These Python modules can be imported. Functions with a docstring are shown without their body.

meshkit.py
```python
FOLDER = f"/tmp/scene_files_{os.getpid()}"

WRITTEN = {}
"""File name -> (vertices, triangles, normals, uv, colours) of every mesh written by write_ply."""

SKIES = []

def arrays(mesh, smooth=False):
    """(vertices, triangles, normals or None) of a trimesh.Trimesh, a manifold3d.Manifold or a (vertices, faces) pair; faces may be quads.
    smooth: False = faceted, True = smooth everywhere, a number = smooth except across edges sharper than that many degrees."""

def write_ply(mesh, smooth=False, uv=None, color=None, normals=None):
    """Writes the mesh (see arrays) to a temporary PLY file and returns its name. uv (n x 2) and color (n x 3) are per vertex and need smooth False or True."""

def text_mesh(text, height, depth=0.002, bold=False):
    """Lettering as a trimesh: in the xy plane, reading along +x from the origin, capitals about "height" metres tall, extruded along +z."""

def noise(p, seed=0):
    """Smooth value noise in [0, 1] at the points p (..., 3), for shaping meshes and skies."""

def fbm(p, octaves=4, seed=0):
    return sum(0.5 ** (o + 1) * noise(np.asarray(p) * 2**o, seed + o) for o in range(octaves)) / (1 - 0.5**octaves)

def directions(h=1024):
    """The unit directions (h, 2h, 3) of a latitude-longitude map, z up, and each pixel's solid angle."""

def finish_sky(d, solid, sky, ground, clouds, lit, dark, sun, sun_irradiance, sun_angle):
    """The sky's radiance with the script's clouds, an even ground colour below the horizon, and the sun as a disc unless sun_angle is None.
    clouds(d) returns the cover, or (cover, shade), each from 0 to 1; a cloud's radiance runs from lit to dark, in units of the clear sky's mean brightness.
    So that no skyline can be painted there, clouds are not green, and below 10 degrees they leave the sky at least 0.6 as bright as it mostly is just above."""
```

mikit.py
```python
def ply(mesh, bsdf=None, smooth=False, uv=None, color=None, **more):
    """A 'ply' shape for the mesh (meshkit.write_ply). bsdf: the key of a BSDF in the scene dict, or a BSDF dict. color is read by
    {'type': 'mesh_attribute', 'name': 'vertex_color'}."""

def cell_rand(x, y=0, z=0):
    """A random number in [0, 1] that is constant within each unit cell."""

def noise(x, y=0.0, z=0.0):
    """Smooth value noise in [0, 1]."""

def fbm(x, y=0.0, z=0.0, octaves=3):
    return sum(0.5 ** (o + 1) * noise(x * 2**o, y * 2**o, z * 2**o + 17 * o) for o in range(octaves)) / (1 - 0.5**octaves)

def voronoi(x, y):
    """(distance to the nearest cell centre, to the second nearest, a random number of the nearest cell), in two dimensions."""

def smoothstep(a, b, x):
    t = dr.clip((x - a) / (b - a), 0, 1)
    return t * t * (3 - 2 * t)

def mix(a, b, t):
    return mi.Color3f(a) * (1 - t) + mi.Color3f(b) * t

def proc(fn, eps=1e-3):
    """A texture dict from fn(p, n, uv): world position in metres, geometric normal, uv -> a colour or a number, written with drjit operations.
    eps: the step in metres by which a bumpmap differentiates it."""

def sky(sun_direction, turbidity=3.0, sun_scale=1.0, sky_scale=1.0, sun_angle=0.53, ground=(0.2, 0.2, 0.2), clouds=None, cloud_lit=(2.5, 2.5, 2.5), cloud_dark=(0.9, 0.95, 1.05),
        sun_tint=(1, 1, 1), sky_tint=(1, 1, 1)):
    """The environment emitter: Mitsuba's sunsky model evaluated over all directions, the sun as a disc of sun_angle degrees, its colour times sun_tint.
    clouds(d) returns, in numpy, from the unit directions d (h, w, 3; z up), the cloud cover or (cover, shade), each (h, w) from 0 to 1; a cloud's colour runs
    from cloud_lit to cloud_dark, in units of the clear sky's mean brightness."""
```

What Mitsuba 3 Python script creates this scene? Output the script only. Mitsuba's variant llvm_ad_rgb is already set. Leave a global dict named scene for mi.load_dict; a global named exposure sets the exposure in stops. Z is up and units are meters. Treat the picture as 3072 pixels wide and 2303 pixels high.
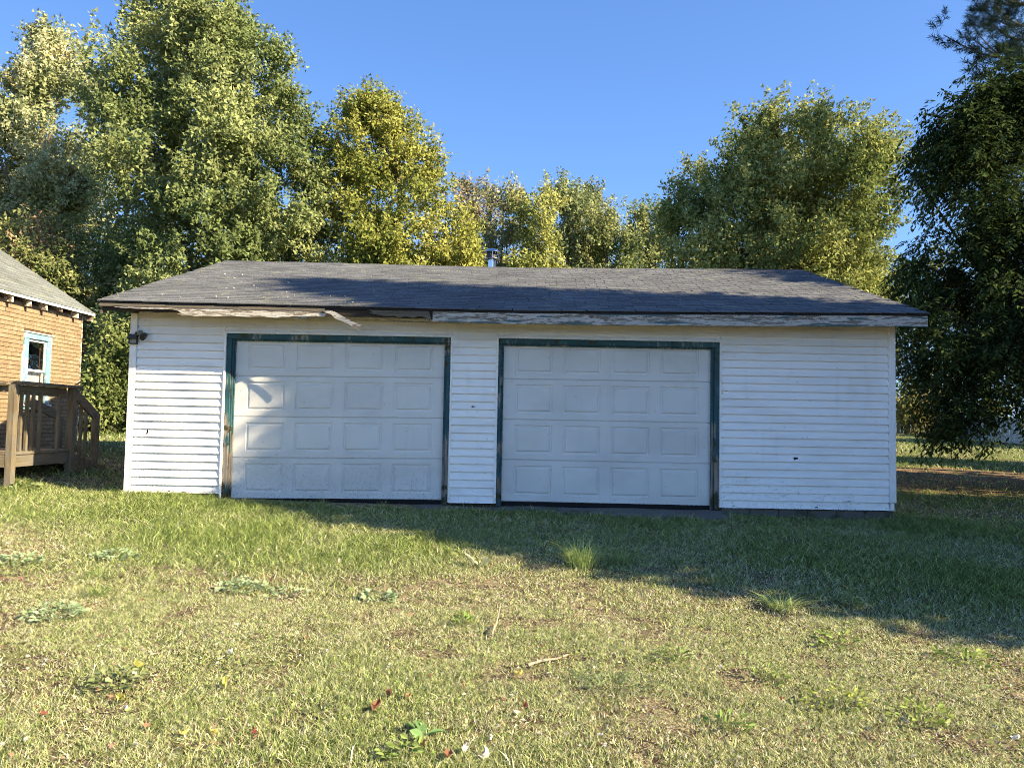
import math
import numpy as np
import trimesh
import shapely
from shapely.geometry import Polygon
from scipy.interpolate import RBFInterpolator
import drjit as dr
import mitsuba as mi
import mikit
from mikit import proc, noise, fbm, voronoi, cell_rand, smoothstep, mix
from meshkit import noise as nnoise, fbm as nfbm

T = mi.ScalarTransform4f
scene, labels = {}, {}

# ------------------------------------------------------------------ camera, sky, exposure
CAM = np.array([0.0, -9.95, 1.03])
PITCH, ROLL = math.radians(2.95), math.radians(1.06)
fwd = np.array([0.0, math.cos(PITCH), math.sin(PITCH)])
upv = np.cross([1.0, 0, 0], fwd)
cam_up = -math.sin(ROLL) * np.array([1.0, 0, 0]) + math.cos(ROLL) * upv
scene['camera'] = {'type': 'perspective', 'fov': 2 * math.degrees(math.atan(1536 / 2307.0)), 'fov_axis': 'x',
                   'near_clip': 0.05, 'far_clip': 2000.0,
                   'to_world': T().look_at(origin=CAM.tolist(), target=(CAM + fwd).tolist(), up=cam_up.tolist())}
SUN = np.array([0.764, -0.353, 0.54])
SUN = SUN / np.linalg.norm(SUN)
scene['sky'] = mikit.sky(SUN.tolist(), turbidity=3.0, sun_scale=1.55, sky_scale=1.0, sun_tint=(0.97, 0.985, 0.955), sky_tint=(0.74, 0.905, 1.25), ground=(0.12, 0.13, 0.07))
exposure = 2.8

# ------------------------------------------------------------------ helpers
def key_for(name):
    if name not in scene and name not in labels:
        return name
    k = 1
    while f'{name}_{k:03d}' in scene or f'{name}_{k:03d}' in labels:
        k += 1
    return f'{name}_{k:03d}'

def thing(name, label, cat, group=None):
    key = key_for(name)
    labels[key] = {'label': label, 'category': cat}
    if group:
        labels[key]['group'] = group
    return key

_count = {}
def put(name, shape, label=None, kind=None):
    """ONE entry of the scene; a repeat of the name is numbered."""
    n = _count.get(name, 0)
    key = name if n == 0 else f'{name}_{n:03d}'
    _count[name] = n + 1
    scene[key] = shape
    if label or kind:
        labels[key] = {}
        if label:
            labels[key]['label'] = label
        if kind:
            labels[key]['kind'] = kind
    return key

def part(name, mesh, bsdf, smooth=False, label=None, kind=None, **kw):
    return put(name, mikit.ply(mesh, bsdf, smooth=smooth, **kw), label, kind)

def solo(name, mesh, bsdf, label, cat, group=None, smooth=False, **kw):
    key = thing(name, label, cat, group)
    scene[key] = mikit.ply(mesh, bsdf, smooth=smooth, **kw)
    return key

def box(x0, x1, y0, y1, z0, z1, b=0.0):
    lo, hi = np.array([x0, y0, z0], float), np.array([x1, y1, z1], float)
    if b <= 0:
        m = trimesh.creation.box(extents=hi - lo)
        m.apply_translation((lo + hi) / 2)
        return m
    b = min(b, 0.45 * (hi - lo).min())
    pts = []
    for sx in (0, 1):
        for sy in (0, 1):
            for sz in (0, 1):
                c = np.where([sx, sy, sz], hi, lo)
                inn = np.where([sx, sy, sz], -b, b)
                for k in range(3):
                    d = inn.copy(); d[k] = 0
                    pts.append(c + d)
    return trimesh.convex.convex_hull(np.array(pts))

def beam(p0, p1, w, h, up=(0, 0, 1), b=0.004):
    """A board from p0 to p1, w wide (sideways) and h high."""
    p0, p1 = np.array(p0, float), np.array(p1, float)
    L = np.linalg.norm(p1 - p0)
    a = (p1 - p0) / L
    s = np.cross(np.array(up, float), a); s /= np.linalg.norm(s)
    u = np.cross(a, s)
    m = box(-w / 2, w / 2, 0, L, -h / 2, h / 2, b)
    M = np.eye(4)
    M[:3, 0], M[:3, 1], M[:3, 2], M[:3, 3] = s, a, u, p0
    if np.linalg.det(M[:3, :3]) < 0:
        M[:3, 0] = -s
    m.apply_transform(M)
    return m

def tube(path, radii, sides=7):
    p = np.asarray(path, float)
    r = np.broadcast_to(radii, (len(p),))
    t = np.gradient(p, axis=0)
    t /= np.linalg.norm(t, axis=1, keepdims=True) + 1e-12
    ref = np.where(np.abs(t[:, 2:]) < 0.9, [0, 0, 1.0], [1.0, 0, 0])
    a = np.cross(t, ref); a /= np.linalg.norm(a, axis=1, keepdims=True) + 1e-12
    b = np.cross(t, a)
    ang = np.arange(sides) * 2 * np.pi / sides
    v = p[:, None] + r[:, None, None] * (np.cos(ang)[None, :, None] * a[:, None] + np.sin(ang)[None, :, None] * b[:, None])
    n = len(p)
    i, j = np.meshgrid(np.arange(n - 1), np.arange(sides), indexing='ij')
    q = np.stack([i * sides + j, i * sides + (j + 1) % sides, (i + 1) * sides + (j + 1) % sides, (i + 1) * sides + j], -1).reshape(-1, 4)
    f = np.vstack([q[:, [0, 2, 1]], q[:, [0, 3, 2]]])
    return v.reshape(-1, 3), f

def join(ms):
    V, F, o = [], [], 0
    for m in ms:
        v, f = (np.asarray(m.vertices), np.asarray(m.faces)) if hasattr(m, 'vertices') else m
        V.append(v); F.append(np.asarray(f) + o); o += len(v)
    return np.vstack(V), np.vstack(F)

def plate(poly, thick, to3d):
    """A flat outline (x, z) with thickness; to3d maps (a, b, depth) arrays to points."""
    if poly.geom_type != 'Polygon':
        poly = max(poly.geoms, key=lambda g: g.area)
    m = trimesh.creation.extrude_polygon(poly, thick, engine='earcut')
    v = np.asarray(m.vertices)
    return to3d(v[:, 0], v[:, 1], v[:, 2]), np.asarray(m.faces)

def lathe(profile, centre, sides=20):
    pr = np.asarray(profile, float)
    ang = np.arange(sides) * 2 * np.pi / sides
    v = np.stack([pr[:, None, 0] * np.cos(ang), pr[:, None, 0] * np.sin(ang), np.repeat(pr[:, None, 1], sides, 1)], -1) + np.asarray(centre)
    n = len(pr)
    i, j = np.meshgrid(np.arange(n - 1), np.arange(sides), indexing='ij')
    q = np.stack([i * sides + j, i * sides + (j + 1) % sides, (i + 1) * sides + (j + 1) % sides, (i + 1) * sides + j], -1).reshape(-1, 4)
    return v.reshape(-1, 3), np.vstack([q[:, [0, 1, 2]], q[:, [0, 2, 3]]])

# ------------------------------------------------------------------ materials
def mat(name, color, rough=0.6, spec=0.3, bump=None, bump_scale=1.0, eps=1e-3, **kw):
    col = {'type': 'rgb', 'value': list(color)} if isinstance(color, (tuple, list)) else (proc(color) if callable(color) else color)
    b = {'type': 'principled', 'base_color': col, 'roughness': rough, 'specular': spec, **kw}
    if bump is not None:
        b = {'type': 'bumpmap', 'arbitrary': proc(bump, eps), 'scale': bump_scale, 'bsdf': b}
    scene[name] = {'type': 'twosided', 'bsdf': b}

VCOL = {'type': 'mesh_attribute', 'name': 'vertex_color'}
scene['leaf_surface'] = {'type': 'principledthin', 'base_color': VCOL, 'roughness': 0.5, 'diff_trans': 0.5}
scene['gloss_leaf_surface'] = {'type': 'principledthin', 'base_color': VCOL, 'roughness': 0.38, 'diff_trans': 0.45}
scene['blade_surface'] = {'type': 'principledthin', 'base_color': VCOL, 'roughness': 0.55, 'diff_trans': 0.7}

def ground_color(p, n, uv):
    a = fbm(p.x * 1.1, p.y * 1.1, 3.0, 4)
    b = fbm(p.x * 17, p.y * 17, 7.0, 4)
    c = noise(p.x * 130, p.y * 130, 1.0)
    d1, d2, d3 = voronoi(p.x * 60, p.y * 60)
    soil = mix((0.035, 0.026, 0.018), (0.135, 0.102, 0.068), smoothstep(0.3, 0.7, b))
    crumb = mix((0.10, 0.075, 0.05), (0.36, 0.31, 0.22), d3)
    col = mix(soil, crumb, smoothstep(0.30, 0.20, d1) * dr.select(d3 > 0.35, 1.0, 0.0))
    straw = mix((0.13, 0.105, 0.06), (0.30, 0.26, 0.16), c)
    col = mix(col, straw, smoothstep(0.5, 0.6, 0.5 * b + 0.5 * c) * 0.8)
    green = mix((0.03, 0.045, 0.014), (0.13, 0.15, 0.05), c)
    far = smoothstep(1.0, 8.0, p.y)
    col = mix(col, green, smoothstep(0.50, 0.64, a * 0.5 + b * 0.5 + 0.16 * far) * 0.85)
    w = smoothstep(-0.1, 0.2, 1.0 - dr.sqrt(dr.square((p.x - 11.5) / 7.5) + dr.square((p.y - 8.5) / 5.0)) + 0.9 * (fbm(p.x * 0.7, p.y * 0.7, 9.0, 4) - 0.5))
    needles = mix((0.08, 0.05, 0.03), (0.19, 0.13, 0.08), b * 0.6 + c * 0.4)
    return mix(col, needles, w * smoothstep(0.3, 0.55, b + 0.1))
mat('ground_surface', ground_color, 0.95, 0.1)

def vinyl_color(p, n, uv):
    g = fbm(p.x * 2.0, p.y * 2, p.z * 6.0, 4)
    base = mix((0.85, 0.85, 0.82), (0.79, 0.785, 0.75), smoothstep(0.45, 0.75, g))
    v1, v2, r = voronoi(p.x * 42, p.z * 42)
    near = smoothstep(0.62, 0.25, p.z + 0.35 * (fbm(p.x * 1.7, 2.0, p.z * 1.5, 3) - 0.5) + dr.minimum(0.10 * dr.abs(p.x + 4.1), 0.12 * dr.abs(p.x - 2.9) + 0.12))
    sp = smoothstep(0.26, 0.17, v1) * dr.select(r > 0.90 - 0.22 * near, 1.0, 0.0) * smoothstep(0.1, 0.3, near)
    w1, w2, q = voronoi(p.x * 9 + 3, p.z * 9)
    rare = smoothstep(0.055, 0.04, w1) * dr.select(q > 0.90, 1.0, 0.0)
    streak = smoothstep(0.62, 0.8, fbm(p.x * 14, 3.0, p.z * 1.3, 3)) * 0.14
    base = mix(base, (0.52, 0.50, 0.43), streak)
    return mix(base, (0.06, 0.05, 0.04), dr.minimum(sp * 0.8 + rare * 0.8, 0.9))
mat('vinyl', vinyl_color, 0.42, 0.4)

def door_color(p, n, uv):
    g = fbm(p.x * 1.6, 0.3, p.z * 2.4, 4)
    base = mix((0.66, 0.665, 0.635), (0.59, 0.595, 0.565), smoothstep(0.4, 0.7, g))
    streak = smoothstep(0.6, 0.8, fbm(p.x * 11, 5.0, p.z * 0.9, 3))
    base = mix(base, (0.50, 0.49, 0.44), streak * 0.16)
    v1, v2, r = voronoi(p.x * 33, p.z * 33)
    splash = smoothstep(0.74, 0.38, p.z + 0.10 * dr.abs(p.x + 2.9) + 0.45 * (fbm(p.x * 2.3, 1.0, p.z * 3.0, 3) - 0.5)) * smoothstep(-0.85, -1.0, p.x)
    sp = smoothstep(0.24, 0.14, v1) * dr.select(r > 0.72, 1.0, 0.0) * splash
    s1, s2, r3 = voronoi(p.x * 80, p.z * 80)
    fine = smoothstep(0.3, 0.2, s1) * dr.select(r3 > 0.7, 1.0, 0.0) * splash
    w1, w2, q = voronoi(p.x * 6 + 1, p.z * 6)
    rare = smoothstep(0.05, 0.03, w1) * dr.select(q > 0.86, 1.0, 0.0)
    return mix(base, (0.10, 0.085, 0.065), dr.minimum(sp * 0.7 + fine * 0.45 + rare * 0.6, 0.85))
mat('door_paint', door_color, 0.45, 0.4, bump=lambda p, n, uv: noise(p.x * 90, p.y * 90, p.z * 14) * 0.0006, eps=2e-3)

def teal_color(p, n, uv):
    grain = fbm(p.x * 60, p.y * 60, p.z * 3.0, 3)
    big = fbm(p.x * 9, p.y * 9, p.z * 4.0, 4)
    paint = mix((0.014, 0.050, 0.060), (0.045, 0.125, 0.145), big)
    wood = mix((0.10, 0.085, 0.065), (0.32, 0.29, 0.24), grain)
    bare = smoothstep(0.55, 0.62, big * 0.55 + grain * 0.45 + 0.17 * smoothstep(1.2, 0.5, p.z) - 0.05)
    col = mix(paint, wood, bare)
    moss = smoothstep(0.55, 0.65, fbm(p.x * 14, p.y * 14, p.z * 10, 3) + 0.22 * smoothstep(0.28, 0.02, p.z) - 0.08)
    return mix(col, (0.045, 0.045, 0.022), moss)
mat('teal_paint', teal_color, 0.6, 0.25, bump=lambda p, n, uv: fbm(p.x * 120, p.y * 120, p.z * 5, 3) * 0.004, eps=2e-3)

def board_color(p, n, uv):
    grain = fbm(p.x * 3.0, p.y * 40, p.z * 75, 4)
    patch = fbm(p.x * 4.5, 2.0, p.z * 30, 4)
    fine = fbm(p.x * 20, 4.0, p.z * 90, 3)
    paint = mix((0.37, 0.365, 0.335), (0.54, 0.535, 0.50), patch)
    wood = mix((0.085, 0.07, 0.055), (0.27, 0.235, 0.19), grain)
    col = mix(paint, wood, smoothstep(0.485, 0.55, patch * 0.5 + fine * 0.5))
    old = smoothstep(0.56, 0.62, fbm(p.x * 2.6, 8.0, p.z * 22, 3) + 0.22 * smoothstep(2.33, 2.28, p.z) - 0.10)
    return mix(col, mix((0.035, 0.08, 0.09), (0.08, 0.15, 0.16), fine), old * 0.9 * smoothstep(-1.6, -0.4, p.x))
mat('weathered_board', board_color, 0.75, 0.2, bump=lambda p, n, uv: fbm(p.x * 6, p.y * 30, p.z * 110, 3) * 0.005, eps=2e-3)

def grey_wood(p, n, uv):
    grain = fbm(p.x * 3.5, p.y * 40, p.z * 80, 4)
    return mix((0.055, 0.047, 0.037), (0.20, 0.18, 0.14), grain)
mat('grey_board', grey_wood, 0.85, 0.15, bump=lambda p, n, uv: fbm(p.x * 6, p.y * 30, p.z * 110, 3) * 0.004, eps=2e-3)
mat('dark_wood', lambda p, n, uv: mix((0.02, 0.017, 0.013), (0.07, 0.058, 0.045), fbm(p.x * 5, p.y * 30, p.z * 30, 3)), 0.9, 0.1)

def deck_color(a):
    def fn(p, n, uv):
        along = fbm(p.x * 30, p.y * 30, p.z * 3.5, 4) if a == 'z' else (fbm(p.x * 45, p.y * 3.5, p.z * 45, 4) if a == 'y' else fbm(p.x * 3.5, p.y * 45, p.z * 45, 4))
        blot = fbm(p.x * 5, p.y * 5, p.z * 5, 3)
        col = mix((0.06, 0.045, 0.029), (0.27, 0.235, 0.16), along)
        return mix(col, (0.16, 0.152, 0.13), smoothstep(0.45, 0.7, blot) * 0.6)
    return fn
for a in 'xyz':
    mat('deck_wood_' + a, deck_color(a), 0.85, 0.15, bump=lambda p, n, uv: fbm(p.x * 60, p.y * 60, p.z * 20, 3) * 0.003, eps=2e-3)

def shingle(tone, tint):
    def fn(p, n, uv):
        g = noise(p.x * 260, p.y * 260, p.z * 260)
        b = fbm(p.x * 1.5, p.y * 1.5, 4.0, 4)
        c = mix([t * tone * 0.55 for t in tint], [t * tone * 1.35 for t in tint], g)
        c = c * (0.82 + 0.36 * b)
        lich = smoothstep(0.66, 0.74, fbm(p.x * 6, p.y * 6, 11.0, 4))
        return mix(c, (0.17, 0.18, 0.13), lich * 0.35)
    return fn
for k, tone in (('a', 0.095), ('b', 0.112), ('c', 0.080)):
    mat('roof_shingle_' + k, shingle(tone, (0.93, 1.0, 1.09)), 0.85, 0.25)
for k, tone in (('a', 0.13), ('b', 0.15), ('c', 0.112)):
    mat('house_shingle_' + k, shingle(tone, (0.92, 1.03, 0.99)), 0.9, 0.2)
mat('roof_felt', (0.035, 0.035, 0.038), 0.9, 0.1)

def brick(t):
    def fn(p, n, uv):
        g = fbm(p.x * 30, p.y * 30, p.z * 30, 3)
        s = noise(p.x * 200, p.y * 200, p.z * 200)
        c = mix((0.235 * t, 0.175 * t, 0.105 * t), (0.33 * t, 0.255 * t, 0.16 * t), g * 0.7 + s * 0.3)
        worn = smoothstep(0.62, 0.7, fbm(p.x * 11, p.y * 11, p.z * 11, 3))
        return mix(c, (0.42, 0.30, 0.22), worn * 0.5)
    return fn
for k, t in (('a', 1.0), ('b', 0.88), ('c', 1.1)):
    mat('brick_' + k, brick(t), 0.9, 0.15)
mat('mortar', lambda p, n, uv: mix((0.075, 0.05, 0.03), (0.16, 0.11, 0.065), noise(p.x * 40, p.y * 40, p.z * 40)), 0.95, 0.1)
def flaky(base, under, lo=0.55, sc=1.0):
    def fn(p, n, uv):
        m = smoothstep(lo, lo + 0.05, fbm(p.x * 12 * sc, p.y * 12 * sc, p.z * 9 * sc, 4))
        return mix(base, under, m)
    return fn
mat('blue_trim', flaky((0.185, 0.36, 0.42), (0.50, 0.56, 0.57), 0.57), 0.55, 0.3)
mat('white_trim', flaky((0.74, 0.75, 0.73), (0.60, 0.60, 0.57), 0.58), 0.5, 0.3)
mat('tail_paint', flaky((0.62, 0.57, 0.47), (0.20, 0.16, 0.12), 0.50, 1.6), 0.7, 0.2)
mat('curtain', lambda p, n, uv: mix((0.42, 0.39, 0.33), (0.56, 0.53, 0.47), noise(p.y * 30, 0, 0)), 0.9, 0.1)
mat('room_dark', (0.10, 0.115, 0.11), 0.9, 0.1)
scene['window_glass'] = {'type': 'thindielectric'}

def conc(p, n, uv):
    a = fbm(p.x * 3, p.y * 3, p.z * 3, 4)
    s = noise(p.x * 140, p.y * 140, p.z * 140)
    c = mix((0.075, 0.074, 0.066), (0.15, 0.147, 0.132), a * 0.6 + s * 0.4)
    return mix(c, (0.06, 0.065, 0.04), smoothstep(0.52, 0.66, fbm(p.x * 7, p.y * 7, p.z * 7, 4)) * 0.8)
mat('concrete', conc, 0.9, 0.15, bump=lambda p, n, uv: fbm(p.x * 40, p.y * 40, p.z * 40, 3) * 0.006, eps=3e-3)
scene['steel'] = {'type': 'twosided', 'bsdf': {'type': 'principled', 'base_color': {'type': 'rgb', 'value': [0.72, 0.72, 0.72]}, 'metallic': 1.0, 'roughness': 0.16}}
mat('steel_dark', (0.05, 0.048, 0.045), 0.5, 0.3, metallic=0.4)
mat('black_plastic', (0.018, 0.018, 0.02), 0.4, 0.4)
mat('lamp_grey', (0.25, 0.26, 0.22), 0.5, 0.4)
mat('rubber', (0.012, 0.012, 0.012), 0.8, 0.2)
def bark_col(p, n, uv):
    g = fbm(p.x * 16, p.y * 16, p.z * 3.5, 4)
    return mix((0.05, 0.042, 0.033), (0.20, 0.175, 0.14), g)
mat('bark', bark_col, 0.9, 0.1, bump=lambda p, n, uv: fbm(p.x * 25, p.y * 25, p.z * 6, 3) * 0.02, eps=4e-3)
mat('pale_fence', lambda p, n, uv: mix((0.50, 0.52, 0.48), (0.62, 0.63, 0.59), fbm(p.x * 2, p.y * 2, p.z * 1.0, 3)), 0.6, 0.3)
mat('fence_wood', lambda p, n, uv: mix((0.14, 0.12, 0.085), (0.34, 0.31, 0.23), fbm(p.x * 14, p.y * 14, p.z * 1.6, 4)), 0.9, 0.1)
mat('fence_post_dark', (0.05, 0.055, 0.05), 0.8, 0.2)
mat('dead_wood', lambda p, n, uv: mix((0.20, 0.16, 0.11), (0.46, 0.40, 0.31), fbm(p.x * 40, p.y * 40, p.z * 40, 3)), 0.85, 0.1)

# ------------------------------------------------------------------ ground
GP = np.array([(-4.9,0,.04),(-2.5,0,-.02),(0,0,-.06),(2.5,0,-.10),(4.9,0,-.15),(-6.5,0,.0),(-8,2,.45),(-8,4.5,.48),(-12,3,.5),(-6.2,3,.12),(0,-7,-.42),(0,-10,-.5),(-5,-7,-.36),(5,-7,-.5),
 (3,-4,-.33),(-3,-4,-.22),(8,-4,-.40),(-8,-4,-.02),(-7,10,.36),(-9,18,.38),(0,10,.05),(0,25,.35),(6,3,-.17),(9,8,-.12),(14,18,.05),(20,30,.3),(27,45,.8),(31,42,.5),(31,37,.15),(45,40,.1),(-25,25,.6),
 (0,60,.9),(-40,0,.6),(60,0,-.4),(0,-40,-.8),(-60,60,1),(60,90,1),(-90,-60,0),(90,-60,-.6)], float)
_G = RBFInterpolator(GP[:, :2], GP[:, 2], kernel='linear', smoothing=.02)
def gz0(x, y):
    x, y = np.broadcast_arrays(np.asarray(x, float), np.asarray(y, float))
    return _G(np.stack([x.ravel(), y.ravel()], 1)).reshape(x.shape)
def bumps(x, y):
    q = np.stack([x, y, 0 * x], -1)
    return 0.030 * (nfbm(q * 1.3, 3, 5) - 0.5) + 0.022 * (nfbm(q * 6.0, 2, 9) - 0.5)
gxs = np.unique(np.concatenate([np.linspace(-900, -60, 12), np.linspace(-60, -14, 24), np.linspace(-14, -6, 33), np.linspace(-6, 6, 97), np.linspace(6, 14, 33), np.linspace(14, 60, 24), np.linspace(60, 900, 12)]))
gys = np.unique(np.concatenate([np.linspace(-900, -40, 12), np.linspace(-40, -10.5, 15), np.linspace(-10.5, 1, 93), np.linspace(1, 20, 40), np.linspace(20, 90, 36), np.linspace(90, 900, 12)]))
GX, GY = np.meshgrid(gxs, gys, indexing='ij')
GZ = gz0(np.clip(GX, -100, 100), np.clip(GY, -90, 120))
GZ = GZ + bumps(GX, GY) * (np.hypot(GX, GY + 5) < 40)
# the soil stops short of the garage slab's underside
inside = (np.abs(GX) < 4.7) & (GY > 0.15) & (GY < 7.2)
GZ = np.where(inside, np.minimum(GZ, -0.12), GZ)
ni, nj = GX.shape
ii, jj = np.meshgrid(np.arange(ni - 1), np.arange(nj - 1), indexing='ij')
a_ = ii * nj + jj
quads = np.stack([a_, a_ + nj, a_ + nj + 1, a_ + 1], -1).reshape(-1, 4)
part('ground', (np.stack([GX, GY, GZ], -1).reshape(-1, 3), quads), 'ground_surface', smooth=True, kind='structure')
from scipy.interpolate import RegularGridInterpolator
_gi = RegularGridInterpolator((gxs, gys), GZ)
def gz(x, y):
    x, y = np.broadcast_arrays(np.asarray(x, float), np.asarray(y, float))
    return _gi(np.stack([x.ravel(), y.ravel()], 1)).reshape(x.shape)

# ------------------------------------------------------------------ garage
GAR = thing('garage', 'white two-door garage with grey shingle roof, vinyl siding and rotten front fascia', 'garage')
def sag(x):
    x = np.asarray(x, float)
    return .012 + np.where(x > 0, .0125, .0065) * x * x / (np.abs(x) + .6)
WX = 4.95
D1, D2, DTOP = (-3.705, -0.805), (-0.178, 2.68), 2.13
wall_boxes = [box(-WX + .01, D1[0], .012, .11, -.05, 2.40), box(D1[1], D2[0], .012, .11, -.05, 2.40), box(D2[1], WX - .01, .012, .11, -.05, 2.40),
              box(D1[0], D1[1], .012, .11, DTOP + .002, 2.40), box(D2[0], D2[1], .012, .11, DTOP + .002, 2.40)]
gable = Polygon([(0.112, -.05), (7.44, -.05), (7.44, 2.42), (3.72, 3.70), (0.112, 2.42)])
part('garage__wall', join(wall_boxes), 'dark_wood')
for s in (-1, 1):
    part('garage__side_wall', plate(gable, .10, lambda a, b, c, s=s: np.stack([s * (WX - .012 - c), a, b], 1)), 'vinyl')
part('garage__back_wall', box(-WX + .12, WX - .12, 7.34, 7.44, -.05, 2.40), 'vinyl')
part('garage__foundation', join([box(-WX + .02, WX - .02, 0.02, 7.42, -.35, -.052)]), 'concrete', label='grey concrete block footing showing under the siding')
for k in range(6):
    x0 = 2.72 + k * .37
    part('garage__foundation__block', box(x0 + .004, x0 + .366, .004, .03, -.30, -.006, .006), 'concrete')

HOLES = [(3.67, .65, .045), (3.29, .32, .016), (2.80, .10, .03), (2.80, .27, .014), (2.87, .03, .02), (4.35, .11, .038), (3.93, .03, .022), (2.79, .39, .013), (2.72, 1.47, .017), (3.82, .93, .010),
         (-4.69, .84, .017), (-4.18, 1.01, .011), (-4.48, 1.92, .013), (-4.38, .085, .024), (-4.19, .07, .04), (-.50, 1.24, .032)]
rng = np.random.default_rng(11)
def blob(cx, cz, r, tall=0.55):
    ang = np.linspace(0, 2 * np.pi, 12, endpoint=False)
    rr = r * (0.55 + 0.6 * rng.random(12))
    return Polygon(np.stack([cx + rr * np.cos(ang), cz + rr * tall * np.sin(ang) * (0.6 + .6 * rng.random(12))], 1)).buffer(0)
HP = [(blob(x, z, r, 1.9 if (x, z) == (-4.69, .84) else 0.45), z) for x, z, r in HOLES]
lap_no = 0
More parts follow.
